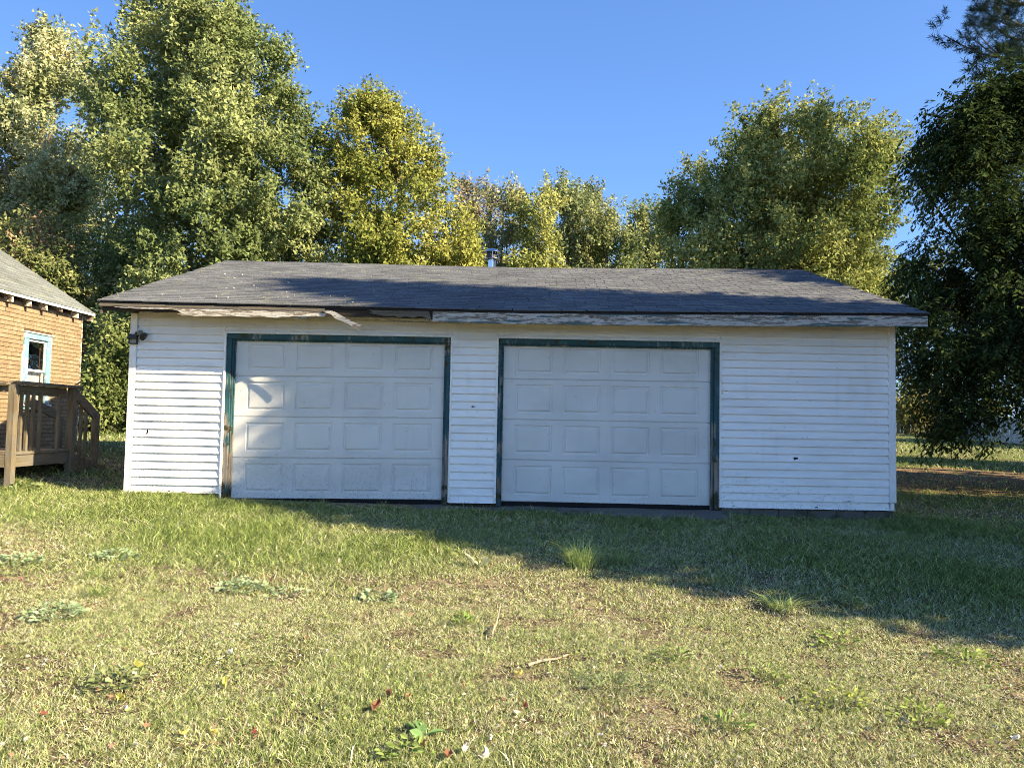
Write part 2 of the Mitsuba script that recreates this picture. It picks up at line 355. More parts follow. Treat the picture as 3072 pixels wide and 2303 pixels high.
def lap(x0, x1, z0, e, tilt=0.0):
    """One clapboard: its face leans out to a lip at the bottom; holes are really cut."""
    global lap_no
    lap_no += 1
    n = max(2, int((x1 - x0) / .16))
    xs = np.linspace(x0, x1, n + 1)
    top, bot = z0 + e - .014, z0
    poly = Polygon(np.vstack([np.stack([xs, np.full(n + 1, bot)], 1), np.stack([xs[::-1], np.full(n + 1, top)], 1)]))
    for h, hz in HP:
        if h.intersects(poly) and bot <= hz < bot + e:
            poly = poly.difference(h)
    if poly.geom_type != 'Polygon':
        poly = max(poly.geoms, key=lambda g: g.area)
    v2, f = trimesh.creation.triangulate_polygon(poly, engine='earcut')
    x, z = v2[:, 0], v2[:, 1]
    seed = lap_no * 3.7
    def warp(x):
        q = np.stack([x * 0.9, 0 * x + seed, 0 * x], -1)
        return 0.0035 * (nnoise(q, 3) - .5), 0.0024 * (nnoise(q * 1.3, 4) - .5)
    wy, wz = warp(x)
    t = (top - z) / (top - bot)
    y = -.007 - .020 * t + wy * t
    zz = z + wz * 0.8 + tilt * (x - x0)
    V = [np.stack([x, y, zz], 1)]; F = [np.asarray(f)]
    wy, wz = warp(xs)
    lipf = np.stack([xs, -.027 + wy, bot + wz * .8 + tilt * (xs - x0)], 1)
    lipb = lipf + [0, .030, .004]
    # the nailing hem above the face steps back, so that an open groove is left under the next lap
    ft = np.stack([xs, -.007 + 0 * xs, top + wz * .8 + tilt * (xs - x0)], 1)
    fb, fu = ft + [0, .017, .001], ft + [0, .017, .034]
    o = len(V[0]); V += [lipf, lipb, ft, fb, fu]
    i = np.arange(n)
    for u, w in ((0, 1), (2, 3), (3, 4)):
        p, q = o + u * (n + 1) + i, o + w * (n + 1) + i
        F += [np.stack([p, p + 1, q + 1], 1), np.stack([p, q + 1, q], 1)]
    part('garage__wall__siding_lap', (np.vstack(V), np.vstack(F)), 'vinyl')
for k in range(21):
    lap(-4.868, -3.735, .064 + .1022 * k, .1022, 0.0)
for k in range(22):
    lap(-.782, -.202, .003 + .1003 * k, .1003)
    lap(2.704, 4.872, .005 + .1002 * k, .1002, 0.0008)
lap(-3.73, -.785, 2.152, .058); lap(-.2, 2.70, 2.152, .058)
for k in range(2):
    z0 = 2.211 + .1 * k
    lap(-4.868, 1.052, z0, .1); lap(1.052, 4.872, z0 + .002, .1)
# corner posts, channels round the openings
for s, z0, z1 in ((-1, .03, 2.37), (1, .105, 2.40)):
    part('garage__corner_trim', join([box(min(s * 4.874, s * 4.956), max(s * 4.874, s * 4.956), -.036, .03, z0, z1, .004),
                                      box(min(s * 4.87, s * 4.884), max(s * 4.87, s * 4.884), -.040, -.02, z0, z1, .003)]), 'vinyl')
part('garage__corner_trim', box(4.882, 4.932, -.028, .02, .002, .10, .004), 'vinyl', label='short loose end piece of corner trim at the right foot of the wall')
for (a, b) in (D1, D2):
    part('garage__channel_trim', box(a - .030, a - .004, -.036, .012, .005, DTOP + .026, .003), 'vinyl')
    part('garage__channel_trim', box(b + .004, b + .026, -.036, .012, .005, DTOP + .026, .003), 'vinyl')
    part('garage__channel_trim', box(a - .003, b + .003, -.036, .012, DTOP + .003, DTOP + .026, .003), 'vinyl')
# teal frames
def frame(a, b, left, right):
    n = 'garage__door_frame' if 'garage__door_frame' not in scene else 'garage__door_frame_001'
    part('garage__door_frame', box(a, b, -.016, .066, 2.062, DTOP, .004), 'teal_paint')
    part(n + '__jamb', box(a, a + left * .62, -.014, .069, -.03, 2.06, .004), 'teal_paint')
    part(n + '__jamb', box(b - right * .62, b, -.014, .069, -.03, 2.06, .004), 'teal_paint')
    part(n + '__stop', box(a + left * .62 + .001, a + left * .85, .012, .068, -.03, 2.06, .003), 'teal_paint')
    part(n + '__stop', box(a + left * .85 + .001, a + left, .034, .067, -.03, 2.06, .003), 'teal_paint')
    part(n + '__stop', box(b - right, b - right * .62 - .001, .020, .068, -.03, 2.06, .003), 'teal_paint')
    part(n + '__stop', box(a + left, b - right, .026, .067, 2.042, 2.061, .003), 'teal_paint')
frame(*D1, .098, .080)
frame(*D2, .066, .094)
# sectional doors: four sections, each with four raised panels
def door(x0, x1, zl, zr):
    idx = 0 if 'garage__door' not in scene else 1
    dk = 'garage__door' if idx == 0 else 'garage__door_001'
    part('garage__door', box(x0 - .02, x1 + .02, .090, .115, -.02, 2.12), 'door_paint')
    part(dk + '__bottom_seal', box(x0 + .005, x1 - .005, .071, .088, -.035, max(zl[0], zr[0]) - .002), 'rubber')
    fx = [(.058, .239), (.290, .470), (.523, .707), (.759, .944)]
    fz = (.155, .865)
    def P(u, v, k, d):
        x = x0 + (x1 - x0) * u
        za = zl[k] + (zr[k] - zl[k]) * u; zb = zl[k + 1] + (zr[k + 1] - zl[k + 1]) * u
        z = za + .0025 + (zb - za - .005) * v
        return np.stack(np.broadcast_arrays(x, .070 + d, z), -1)
    for k in range(4):
        us = [0] + [c for p in fx for c in p] + [1]
        vs = [0, .012, fz[0], fz[1], .988, 1]
        V, F = [], []
        U, W = np.meshgrid(us, vs, indexing='ij')
        D = np.where((W == 0) | (W == 1), .012, 0.0)
        V = P(U.ravel(), W.ravel(), k, D.ravel())
        nv = len(vs)
        for i in range(len(us) - 1):
            for j in range(nv - 1):
                if j == 2 and i % 2 == 1:
                    continue
                q = i * nv + j
                F.append([q, q + nv, q + nv + 1, q + 1])
        # edges return into the door
        m1 = len(V)
        e0 = [i * nv for i in range(len(us))]; e1 = [i * nv + nv - 1 for i in range(len(us))]
        V = np.vstack([V, V[e0] + [0, .014, 0], V[e1] + [0, .014, 0]])
        for i in range(len(us) - 1):
            F.append([e0[i], m1 + i, m1 + i + 1, e0[i + 1]])
            F.append([e1[i], e1[i + 1], m1 + len(us) + i + 1, m1 + len(us) + i])
        part(dk + '__section', (V, np.array(F)), 'door_paint')
        for (ua, ub) in fx:
            wu, wv = x1 - x0, .53
            rings = [(0, 0), (.007, .016), (.026, .016), (.040, .001), (.048, .0005)]
            V, F = [], []
            for r, d in rings:
                u0, u1, v0, v1 = ua + r / wu, ub - r / wu, fz[0] + r / wv, fz[1] - r / wv
                V.append(P(np.array([u0, u1, u1, u0]), np.array([v0, v0, v1, v1]), k, d))
            for i in range(len(rings) - 1):
                for j in range(4):
                    F.append([i * 4 + j, i * 4 + (j + 1) % 4, i * 4 + 4 + (j + 1) % 4, i * 4 + 4 + j])
            m = (len(rings) - 1) * 4
            F.append([m, m + 1, m + 2, m + 3])
            part(dk + '__panel', (np.vstack(V), np.array(F)), 'door_paint')
door(-3.610, -.880, [-.004, .524, 1.056, 1.588, 2.10], [.028, .558, 1.084, 1.608, 2.115])
door(-.114, 2.588, [.026, .565, 1.086, 1.612, 2.11], [.012, .556, 1.086, 1.619, 2.115])

part('garage__door_001__latch', join([box(-.132, -.108, .048, .069, .79, .87, .003), box(-.128, -.118, .030, .049, .82, .835, .002)]), 'black_plastic')
# roof
PIT = .331
EY, EZ, RY = -.45, 2.412, 3.72
def roof_z(y):
    return EZ + (np.minimum(y, 2 * RY - y) - EY) * PIT
def slab(x0, x1, nx, th):
    xs = np.linspace(x0, x1, nx)
    ys = np.array([EY, RY, 2 * RY - EY])
    X, Y = np.meshgrid(xs, ys, indexing='ij')
    Z = roof_z(Y) + sag(X)
    top = np.stack([X, Y, Z], -1).reshape(-1, 3)
    m = len(top)
    V = np.vstack([top, top - [0, 0, th]])
    F = []
    for i in range(nx - 1):
        for j in range(2):
            q = i * 3 + j
            F += [[q, q + 3, q + 4, q + 1], [m + q, m + q + 1, m + q + 4, m + q + 3]]
    for i in range(nx - 1):
        for j in (0, 2):
            q = i * 3 + j
            F.append([q, m + q, m + q + 3, q + 3] if j == 0 else [q, q + 3, m + q + 3, m + q])
    for i in (0, nx - 1):
        for j in range(2):
            q = i * 3 + j
            F.append([q, q + 1, m + q + 1, m + q])
    return V, np.array(F)
part('garage__roof', slab(-5.15, 5.15, 12, .022), 'roof_felt', label='low pitched roof of worn grey asphalt shingles')
ang = math.degrees(math.atan(PIT))
EXPO, TAB = .128, .3055
tab_mesh = box(-TAB / 2 + .003, TAB / 2 - .003, 0, .20, 0, .014, .0015)
tab_file = {k: mikit.ply(tab_mesh, 'roof_shingle_' + k) for k in 'abc'}
rng = np.random.default_rng(3)
slope_len = (RY - EY) / math.cos(math.radians(ang))
cs, sn = math.cos(math.radians(ang)), math.sin(math.radians(ang))
rest = []
ncourse = int(slope_len / EXPO) + 1
made = 0
tv, tf = np.asarray(tab_mesh.vertices), np.asarray(tab_mesh.faces)
for r in range(ncourse):
    s0 = -.028 + r * EXPO
    off = (r % 2) * TAB / 2 + .02 * rng.standard_normal()
    x = -5.16 + TAB / 2 - off
    while x < 5.18:
        xa = x + .004 * rng.standard_normal()
        s = s0 + .004 * rng.standard_normal() + .006 * math.sin(xa * 2.1 + r)
        c = rng.choice(['a', 'b', 'c'], p=[.5, .28, .22])
        lo, hi = max(xa - TAB / 2, -5.17), min(xa + TAB / 2, 5.17)
        if hi - lo > .05:
            y, z = EY + s * cs, EZ + s * sn + .004 + float(sag(xa))
            M = T().translate([(lo + hi) / 2, y, z]).rotate([1, 0, 0], ang - 2.4 + .5 * rng.standard_normal()).rotate([0, 0, 1], .35 * rng.standard_normal()).translate([0, 0, .0075]).scale([(hi - lo) / TAB, 1 if s0 + .2 < slope_len else max(.2, (slope_len - s0) / .2), 1])
            if made < 300:
                put('garage__roof__shingle', {**tab_file[c], 'to_world': M})
                made += 1
            else:
                m4 = np.array(M.matrix)
                rest.append((tv @ m4[:3, :3].T + m4[:3, 3], tf, c))
        x += TAB
for c in 'abc':
    part('garage__roof__shingle_course', join([(v, f) for v, f, k in rest if k == c]), 'roof_shingle_' + c, kind='stuff')
capm = box(-.15, .147, -.13, .13, 0, .009, .0015)
for k in range(36):
    x = -5.15 + .286 * k + .15
    if x > 5.1:
        break
    for sgn in (1, -1):
        m = box(-.15, .15, 0, .13, 0, .009, .0015)
        M = T().translate([x, RY, roof_z(RY) + float(sag(x)) + .010]).rotate([0, 1, 0], 1.5).rotate([1, 0, 0], ang * -1 if sgn > 0 else 180 + ang)
        m4 = np.array(M.matrix)
        m.apply_transform(m4)
        rest.append((np.asarray(m.vertices), np.asarray(m.faces), 'ridge'))
part('garage__roof__ridge_cap', join([(v, f) for v, f, k in rest if k == 'ridge']), 'roof_shingle_a', kind='stuff')

# eaves: boards under the roof edge
def sheet(pts, y0, th):
    pl = Polygon(pts).buffer(0)
    return plate(pl, th, lambda a, b, c: np.stack([a, y0 + c, b + sag(a)], 1))
def fine(xa, xb, z, jit, n):
    xs = np.linspace(xa, xb, n)
    return [(x, z + jit * rng.standard_normal()) for x in xs]
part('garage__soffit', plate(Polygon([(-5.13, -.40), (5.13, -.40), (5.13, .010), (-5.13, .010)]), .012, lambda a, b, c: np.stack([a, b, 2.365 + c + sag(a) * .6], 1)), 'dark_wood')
sub = [(x, 2.386) for x in np.linspace(-5.12, 5.12, 30)] + fine(5.12, 2.0, 2.29, .002, 20) + fine(1.9, -1.0, 2.285, .004, 20) + fine(-1.1, -5.12, 2.305, .006, 30)
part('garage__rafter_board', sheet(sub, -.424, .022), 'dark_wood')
up = [(x, 2.389) for x in np.linspace(-5.14, -2.345, 24)] + fine(-2.345, -5.14, 2.355, .003, 50)
part('garage__fascia_moulding', sheet(up, -.462, .014), 'grey_board', label='grey weathered strip along the left roof edge')
low = [(x, 2.3535 + .001 * math.sin(x * 9)) for x in np.linspace(-4.93, -2.335, 30)]
bot = [(-2.335, 2.30), (-2.36, 2.286), (-2.40, 2.292), (-2.44, 2.279), (-2.55, 2.282), (-2.57, 2.266), (-2.70, 2.262), (-2.72, 2.272), (-2.85, 2.268), (-2.95, 2.26), (-3.1, 2.267), (-3.3, 2.262), (-3.5, 2.266), (-3.7, 2.258), (-3.85, 2.262), (-3.93, 2.252), (-4.0, 2.262), (-4.07, 2.258), (-4.13, 2.268), (-4.17, 2.276),
       (-4.12, 2.290), (-4.16, 2.312), (-4.2, 2.326), (-4.3, 2.334), (-4.36, 2.329), (-4.45, 2.335), (-4.55, 2.327), (-4.7, 2.329), (-4.8, 2.336), (-4.9, 2.340), (-4.96, 2.347)]
part('garage__fascia_board', sheet(low + bot, -.456, .020), 'weathered_board', label='rotten left fascia board with a ragged lower edge and peeling white paint')
splint = [(-2.40, 2.300), (-2.62, 2.296), (-2.86, 2.281), (-2.90, 2.272), (-2.80, 2.274), (-2.60, 2.286), (-2.42, 2.288)]
part('garage__fascia_board__splinter', sheet(splint, -.470, .012), 'weathered_board')
mid = [(-1.82, 2.385), (-1.05, 2.386), (-1.02, 2.30), (-1.05, 2.262)] + fine(-1.1, -1.6, 2.315, .008, 12) + [(-1.70, 2.33), (-1.80, 2.35), (-1.74, 2.365)]
part('garage__fascia_board', sheet(mid, -.452, .018), 'grey_board', label='dark splintered piece of fascia beside the gap in the eave')
sl = [(-1.78, 2.262), (-1.35, 2.252), (-1.0, 2.249), (-1.0, 2.256), (-1.35, 2.261)]
part('garage__fascia_board__splinter', sheet(sl, -.450, .012), 'grey_board')
rt = [(x, 2.386) for x in np.linspace(-1.0, 5.15, 40)] + fine(5.15, 3.4, 2.256, .0006, 20) + fine(3.3, .6, 2.252, .0016, 40) + fine(.5, -.6, 2.254, .003, 24) + fine(-.65, -1.0, 2.258, .004, 6)
part('garage__fascia_board', sheet(rt, -.458, .022), 'weathered_board', label='long right fascia board with peeling white paint over teal')
part('garage__fascia_board__nail_block', sheet([(.95, 2.372), (1.0, 2.372), (.995, 2.335), (.955, 2.337)], -.462, .006), 'grey_board')
for s in (-1, 1):
    V = []
    for y in (EY, RY, 2 * RY - EY):
        z = float(roof_z(np.array(y))) + float(sag(s * 5.12))
        for dx in (0, .024):
            for dz in (-.012, -.145):
                V.append([s * (5.118 + dx), y + (.02 if y == EY else 0), z + dz])
    F = []
    for k in range(2):
        o = k * 4
        F += [[o, o + 4, o + 5, o + 1], [o + 2, o + 3, o + 7, o + 6], [o, o + 2, o + 6, o + 4], [o + 1, o + 5, o + 7, o + 3]]
    F += [[0, 1, 3, 2], [8, 10, 11, 9]]
    part('garage__rake_board', (np.array(V), np.array(F)), 'weathered_board' if s > 0 else 'grey_board')
HB = [(-2.361, 2.362), (-2.264, 2.364), (-2.196, 2.342), (-2.097, 2.288), (-1.968, 2.223), (-1.863, 2.183), (-1.915, 2.171), (-1.877, 2.157), (-1.891, 2.119), (-1.928, 2.133), (-2.027, 2.191), (-2.11, 2.231), (-2.201, 2.263), (-2.255, 2.315), (-2.308, 2.329), (-2.357, 2.351)]
hpoly = Polygon(HB).buffer(0)
part('garage__hanging_board', plate(hpoly, .022, lambda a, b, c: np.stack([a, -.482 + c - .10 * (a + 2.36), b + sag(a)], 1)), 'weathered_board', label='snapped white fascia board hanging down at a slant from the eave')

# stove pipe behind the ridge
pv = (-.415, 4.1)
part('garage__vent_pipe', lathe([(.072, 3.6), (.072, 4.06)], (*pv, 0), 28), 'steel', smooth=True, label='shiny steel stove pipe rising behind the ridge')
part('garage__vent_pipe__brim', lathe([(.070, 4.085), (.085, 4.083), (.150, 4.050), (.152, 4.044), (.086, 4.072), (.072, 4.075)], (*pv, 0), 32), 'steel', smooth=40)
part('garage__vent_pipe__drum', lathe([(.060, 4.07), (.094, 4.078), (.094, 4.185), (.02, 4.187)], (*pv, 0), 28), 'steel_dark', smooth=40)
part('garage__vent_pipe__cap', lathe([(.0, 4.246), (.05, 4.243), (.11, 4.222), (.158, 4.176), (.160, 4.168), (.10, 4.188), (.0, 4.19)], (*pv, 0), 32), 'steel', smooth=40)
for k in range(3):
    a = 2.1 * k + .6
    part('garage__vent_pipe__strap', beam((pv[0] + .142 * math.cos(a), pv[1] + .142 * math.sin(a), 4.05), (pv[0] + .15 * math.cos(a), pv[1] + .15 * math.sin(a), 4.18), .010, .004, up=(math.cos(a), math.sin(a), .1), b=.001), 'steel')

# concrete apron
ap = []
xs = np.linspace(-3.74, 2.74, 40)
V, F = [], []
for x in xs:
    sk = 0.10 if x > 2.4 else 0
    for (y, z) in ((.10, -.035), (.0, -.040), (-.44 + .03 * math.sin(x * 3) + sk, -.085 - .004 * x), (-.47 + .03 * math.sin(x * 3) + sk, -.25)):
        V.append([x, y, z + .006 * math.sin(5 * x + y)])
for i in range(len(xs) - 1):
    for j in range(3):
        q = i * 4 + j
        F.append([q, q + 1, q + 5, q + 4])
part('concrete_apron', (np.array(V), np.array(F)), 'concrete', kind='structure')

# lamp at the left corner
LMP = thing('security_light', 'small black two-headed outdoor light under the left eave of the garage', 'lamp')
part('security_light__hood', plate(Polygon([(-4.958, 2.028), (-4.842, 2.030), (-4.840, 2.085), (-4.946, 2.092)]), .07, lambda a, b, c: np.stack([a, -.112 + c, b], 1)), 'black_plastic')
part('security_light__lamp_frame', join([box(-4.852, -4.842, -.085, -.045, 1.965, 2.029, .002), box(-4.952, -4.942, -.085, -.045, 1.965, 2.029, .002), box(-4.942, -4.852, -.085, -.045, 1.962, 1.974, .002)]), 'black_plastic')
part('security_light__lens', box(-4.9415, -4.8525, -.072, -.06, 1.9745, 2.028, .002), 'lamp_grey')
def drum(c, axis, r, L):
    a = np.array(axis, float); a /= np.linalg.norm(a)
    m = trimesh.creation.cylinder(radius=r, height=L, sections=20)
    m.apply_transform(trimesh.geometry.align_vectors([0, 0, 1], a))
    m.apply_translation(c)
    return m
part('security_light__swivel', drum((-4.825, -.07, 2.112), (-.3, -1, -.35), .027, .08), 'lamp_grey', smooth=40)
part('security_light__swivel__eye', drum((-4.8395, -.118, 2.094), (-.3, -1, -.35), .015, .012), 'black_plastic', smooth=40)
part('security_light__lamp_holder', drum((-4.757, -.085, 2.062), (.15, -1, -.5), .034, .11), 'black_plastic', smooth=40)
part('security_light__mounting_plate', box(-4.83, -4.765, -.034, -.024, 2.075, 2.115, .003), 'lamp_grey')
part('security_light__bracket', beam((-4.83, -.05, 2.085), (-4.86, -.055, 2.05), .012, .012, b=.002), 'black_plastic')

# ------------------------------------------------------------------ house on the left
HOU = thing('house', 'tan brick-pattern house with green-grey shingle roof at the left edge', 'house')
HX = -8.0
Y0, Y1, ZB, ZT = -3.2, 4.25, .30, 2.88
WY0, WY1, WZ0, WZ1 = 2.70, 3.21, 1.235, 2.285
wl = [box(HX - .12, HX - .012, Y0, WY0, ZB, ZT), box(HX - .12, HX - .012, WY1, Y1, ZB, ZT), box(HX - .12, HX - .012, WY0, WY1, ZB, WZ0), box(HX - .12, HX - .012, WY0, WY1, WZ1, ZT)]
part('house__wall', join(wl), 'mortar')
part('house__gable_wall', plate(Polygon([(HX - .121, ZB), (-14.0, ZB), (-14.0, ZT), (-11.05, 4.82), (HX - .121, ZT)]), .1, lambda a, b, c: np.stack([a, Y1 - c, b], 1)), 'brick_b')
part('house__gable_wall', plate(Polygon([(HX - .121, ZB), (-14.0, ZB), (-14.0, ZT), (-11.05, 4.82), (HX - .121, ZT)]), .1, lambda a, b, c: np.stack([a, Y0 + c, b], 1)), 'brick_b')
part('house__foundation', box(-13.9, HX - .02, Y0, Y1 - .02, -.1, ZB - .002), 'concrete')
BH, BL = .0690, .2035
rng = np.random.default_rng(21)
bricks = []
r = 0
z = ZB + .003
while z + BH < ZT:
    y = Y0 + (r % 2) * BL / 2
    while y < Y1:
        lo, hi = max(y, Y0), min(y + BL, Y1)
        segs = [(lo, hi)]
        if z + BH > WZ0 - .13 and z < WZ1 + .10:
            segs = [(lo, min(hi, WY0 - .125)), (max(lo, WY1 + .125), hi)]
        for a, b in segs:
            if b - a > .03:
                bricks.append((a, b, z))
        y += BL
    z += BH
    r += 1
vis = [b for b in bricks if b[0] > 1.55 and b[2] > .42]
vis_sorted = sorted(vis, key=lambda b: (abs(b[0] - 2.2), b[2]))
bm = {k: mikit.ply(box(-.008, .004, -.5 * BL + .0035, .5 * BL - .0035, .0042, BH - .0042, .0015), 'brick_' + k) for k in 'abc'}
unit = box(-.008, .004, -.5 * BL + .0035, .5 * BL - .0035, .0042, BH - .0042, .0015)
uv_, uf_ = np.asarray(unit.vertices), np.asarray(unit.faces)
chosen = set(vis_sorted[:300])
left = {'a': [], 'b': [], 'c': []}
for b in bricks:
    c = rng.choice(['a', 'b', 'c'], p=[.6, .22, .18])
    M = T().translate([HX + .0025 * rng.standard_normal(), (b[0] + b[1]) / 2, b[2] + .0008 * rng.standard_normal()]).scale([1, (b[1] - b[0]) / BL, 1])
    if b in chosen:
        put('house__wall__brick', {**bm[c], 'to_world': M})
    else:
        m4 = np.array(M.matrix)
        left[c].append((uv_ @ m4[:3, :3].T + m4[:3, 3], uf_))
for c in 'abc':
    part('house__wall__brick_courses', join(left[c]), 'brick_' + c, kind='stuff')
part('house__corner_trim', box(HX - .02, HX + .012, Y1 - .004, Y1 + .016, ZB, ZT, .003), 'tail_paint')
# window
part('house__window', join([box(HX - .02, HX + .022, WY0 - .115, WY0 - .002, WZ0 - .02, WZ1 + .002, .004), box(HX - .02, HX + .022, WY1 + .002, WY1 + .115, WZ0 - .02, WZ1 + .002, .004)]), 'blue_trim', label='narrow sash window with pale blue peeling trim')
part('house__window__head', box(HX - .02, HX + .026, WY0 - .118, WY1 + .118, WZ1 + .004, WZ1 + .095, .004), 'blue_trim')
part('house__window__drip_cap', box(HX - .02, HX + .046, WY0 - .13, WY1 + .13, WZ1 + .097, WZ1 + .116, .003), 'white_trim')
part('house__window__side_strip', box(HX - .01, HX + .014, WY0 - .150, WY0 - .117, WZ0 - .02, WZ1 - .22, .003), 'white_trim')
part('house__window__sill', box(HX - .03, HX + .055, WY0 - .14, WY1 + .13, WZ0 - .062, WZ0 - .024, .005), 'white_trim')
part('house__window__sill_apron', box(HX - .01, HX + .016, WY0 - .12, WY1 + .11, WZ0 - .120, WZ0 - .064, .003), 'blue_trim')
zm = 1.755
for (z0, z1, xx) in ((zm - .005, WZ1 - .002, -.006), (WZ0 + .002, zm + .020, -.034)):
    w = .036
    part('house__window__sash', join([box(HX + xx - .024, HX + xx, WY0 + .001, WY0 + w, z0, z1, .003), box(HX + xx - .024, HX + xx, WY1 - w, WY1 - .001, z0, z1, .003),
                                      box(HX + xx - .024, HX + xx, WY0 + w + .0005, WY1 - w - .0005, z0, z0 + w, .003), box(HX + xx - .024, HX + xx, WY0 + w + .0005, WY1 - w - .0005, z1 - w, z1, .003)]), 'white_trim')
    q = np.array([[HX + xx - .014, WY0 + w - .003, z0 + w - .003], [HX + xx - .014, WY1 - w + .003, z0 + w - .003], [HX + xx - .014, WY1 - w + .003, z1 - w + .003], [HX + xx - .014, WY0 + w - .003, z1 - w + .003]])
    part('house__window__pane', (q, np.array([[0, 1, 2, 3]])), 'window_glass')
part('house__window__curtain', box(HX - .10, HX - .095, WY0 - .02, WY1 + .02, WZ0 - .02, zm + .0), 'curtain')
part('house__window__room', box(HX - .9, HX - .85, WY0 - 1, WY1 + 1, WZ0 - .8, WZ1 + .5), 'room_dark')
# roof with rafter tails
HP_ = .638
EX, EZH = -7.86, 2.945
hang = math.degrees(math.atan(HP_))
rs = np.array([[EX, Y0 - .2, EZH], [EX, Y1 + .17, EZH], [-11.05, Y1 + .17, EZH + (11.05 + EX) * HP_], [-11.05, Y0 - .2, EZH + (11.05 + EX) * HP_], [-14.24, Y1 + .17, EZH], [-14.24, Y0 - .2, EZH]])
rf = np.array([[0, 1, 2, 3], [3, 2, 4, 5]])
part('house__roof', (np.vstack([rs, rs - [0, 0, .02]]), np.vstack([rf, rf[:, ::-1] + 6, [[0, 6, 7, 1], [1, 7, 8, 2], [2, 8, 10, 4], [4, 10, 11, 5]]])), 'roof_felt')
hx_expo = .13
htab = box(0, .18, -TAB / 2 + .003, TAB / 2 - .003, 0, .008, .0015)
hfile = {k: mikit.ply(htab, 'house_shingle_' + k) for k in 'abc'}
hv, hf = np.asarray(htab.vertices), np.asarray(htab.faces)
rng = np.random.default_rng(5)
hrest = {'a': [], 'b': [], 'c': []}
hc, hs = math.cos(math.radians(hang)), math.sin(math.radians(hang))
hmade = 0
for r in range(29):
    s0 = -.02 + r * hx_expo
    y = Y1 + .18 - TAB / 2 + (r % 2) * TAB / 2
    while y > Y0 - .1:
        lo, hi = y - TAB / 2, min(y + TAB / 2, Y1 + .185)
        c = rng.choice(['a', 'b', 'c'], p=[.5, .28, .22])
        if hi - lo > .05:
            M = T().translate([EX - s0 * hc, (lo + hi) / 2, EZH + s0 * hs + .004]).rotate([0, 1, 0], 180).rotate([0, 1, 0], hang * 1 - 2.3 + .4 * rng.standard_normal()).scale([1, (hi - lo) / TAB, -1])
            if y > 1.0 and hmade < 300:
                put('house__roof__shingle', {**hfile[c], 'to_world': M}); hmade += 1
            else:
                m4 = np.array(M.matrix)
                hrest[c].append((hv @ m4[:3, :3].T + m4[:3, 3], hf[:, ::-1]))
        y -= TAB
for c in 'abc':
    part('house__roof__shingle_course', join(hrest[c]), 'house_shingle_' + c, kind='stuff')
part('house__eave_board', box(EX - .012, EX + .010, Y0 - .2, Y1 + .165, EZH - .052, EZH - .004, .003), 'white_trim')
for y in (1.63, 2.08, 2.54, 2.97, 3.41, 3.91, 4.38):
    k = 1.0 if abs(y - 3.41) > .01 else .6
    pts = Polygon([(EX - .022, EZH - .058 + .0), (EX - .022, EZH - .058 - .095 * k), (EX - .10, EZH - .02 - .125 * k), (HX - .10, ZT - .04), (HX - .10, ZT + .05)])
    part('house__rafter_tail', plate(pts.buffer(0), .042, lambda a, b, c, y=y: np.stack([a, y + c - .02, b], 1)), 'tail_paint')
part('house__eave_blocking', box(HX - .118, HX - .09, Y0, Y1, ZT + .001, ZT + .10), 'dark_wood')

# ------------------------------------------------------------------ deck with stair
DK = thing('wooden_deck', 'weathered wooden porch deck with railing and stair beside the tan house', 'deck')
DX, DK1, DK2 = -6.60, .24, 1.60
def post(x, y, z1, w=.092):
    z0 = float(gz(x, y)) - .15
    part('wooden_deck__post', box(x - w / 2, x + w / 2, y - w / 2, y + w / 2, z0, z1, .005), 'deck_wood_z')
post(DX, DK1, 1.428); post(DX, DK2, 1.436); post(DX - 1.2, DK2 + .02, 1.40); post(DX, 2.28, 1.07); post(DX - 1.0, 3.0, .98)
part('wooden_deck__cap_rail', box(DX - .08, DX + .08, DK1 + .02, DK2 + .13, 1.438, 1.478, .004), 'deck_wood_y')
part('wooden_deck__cap_rail', beam((DX - .02, DK1 - .055, 1.438), (-7.95, DK1 - .055, 1.438), .14, .034), 'deck_wood_x')
part('wooden_deck__rail', box(DX - .094, DX - .054, DK1 + .05, DK2 - .05, 1.30, 1.436, .004), 'deck_wood_y')
part('wooden_deck__rail', box(-7.95, DX - .05, DK1 - .01, DK1 + .03, 1.325, 1.418, .004), 'deck_wood_x')
part('wooden_deck__rim_joist', box(DX - .038, DX + .004, DK1 + .05, DK2 - .05, .33, .49, .004), 'deck_wood_y')
part('wooden_deck__rim_joist', box(-7.97, DX - .048, DK1 - .04, DK1, .33, .49, .004), 'deck_wood_x')
part('wooden_deck__rim_joist', box(-7.97, DX - .045, DK2 - .045, DK2 - .005, .33, .49, .004), 'deck_wood_x')
for k in range(10):
    y0 = DK1 - .04 + k * .142
    part('wooden_deck__floor_board', box(-7.97, DX + .02, y0, y0 + .136, .492, .530, .004), 'deck_wood_x')
for y in (.46, .59, .72, .88, 1.32):
    part('wooden_deck__baluster', box(DX - .053, DX - .012, y - .020, y + .020, .40 if y < .5 else .44, 1.33, .004), 'deck_wood_z')
for k in range(9):
    x = -6.78 - .145 * k
    part('wooden_deck__baluster', box(x - .02, x + .02, DK1 - .082, DK1 - .041, .41, 1.415, .004), 'deck_wood_z')
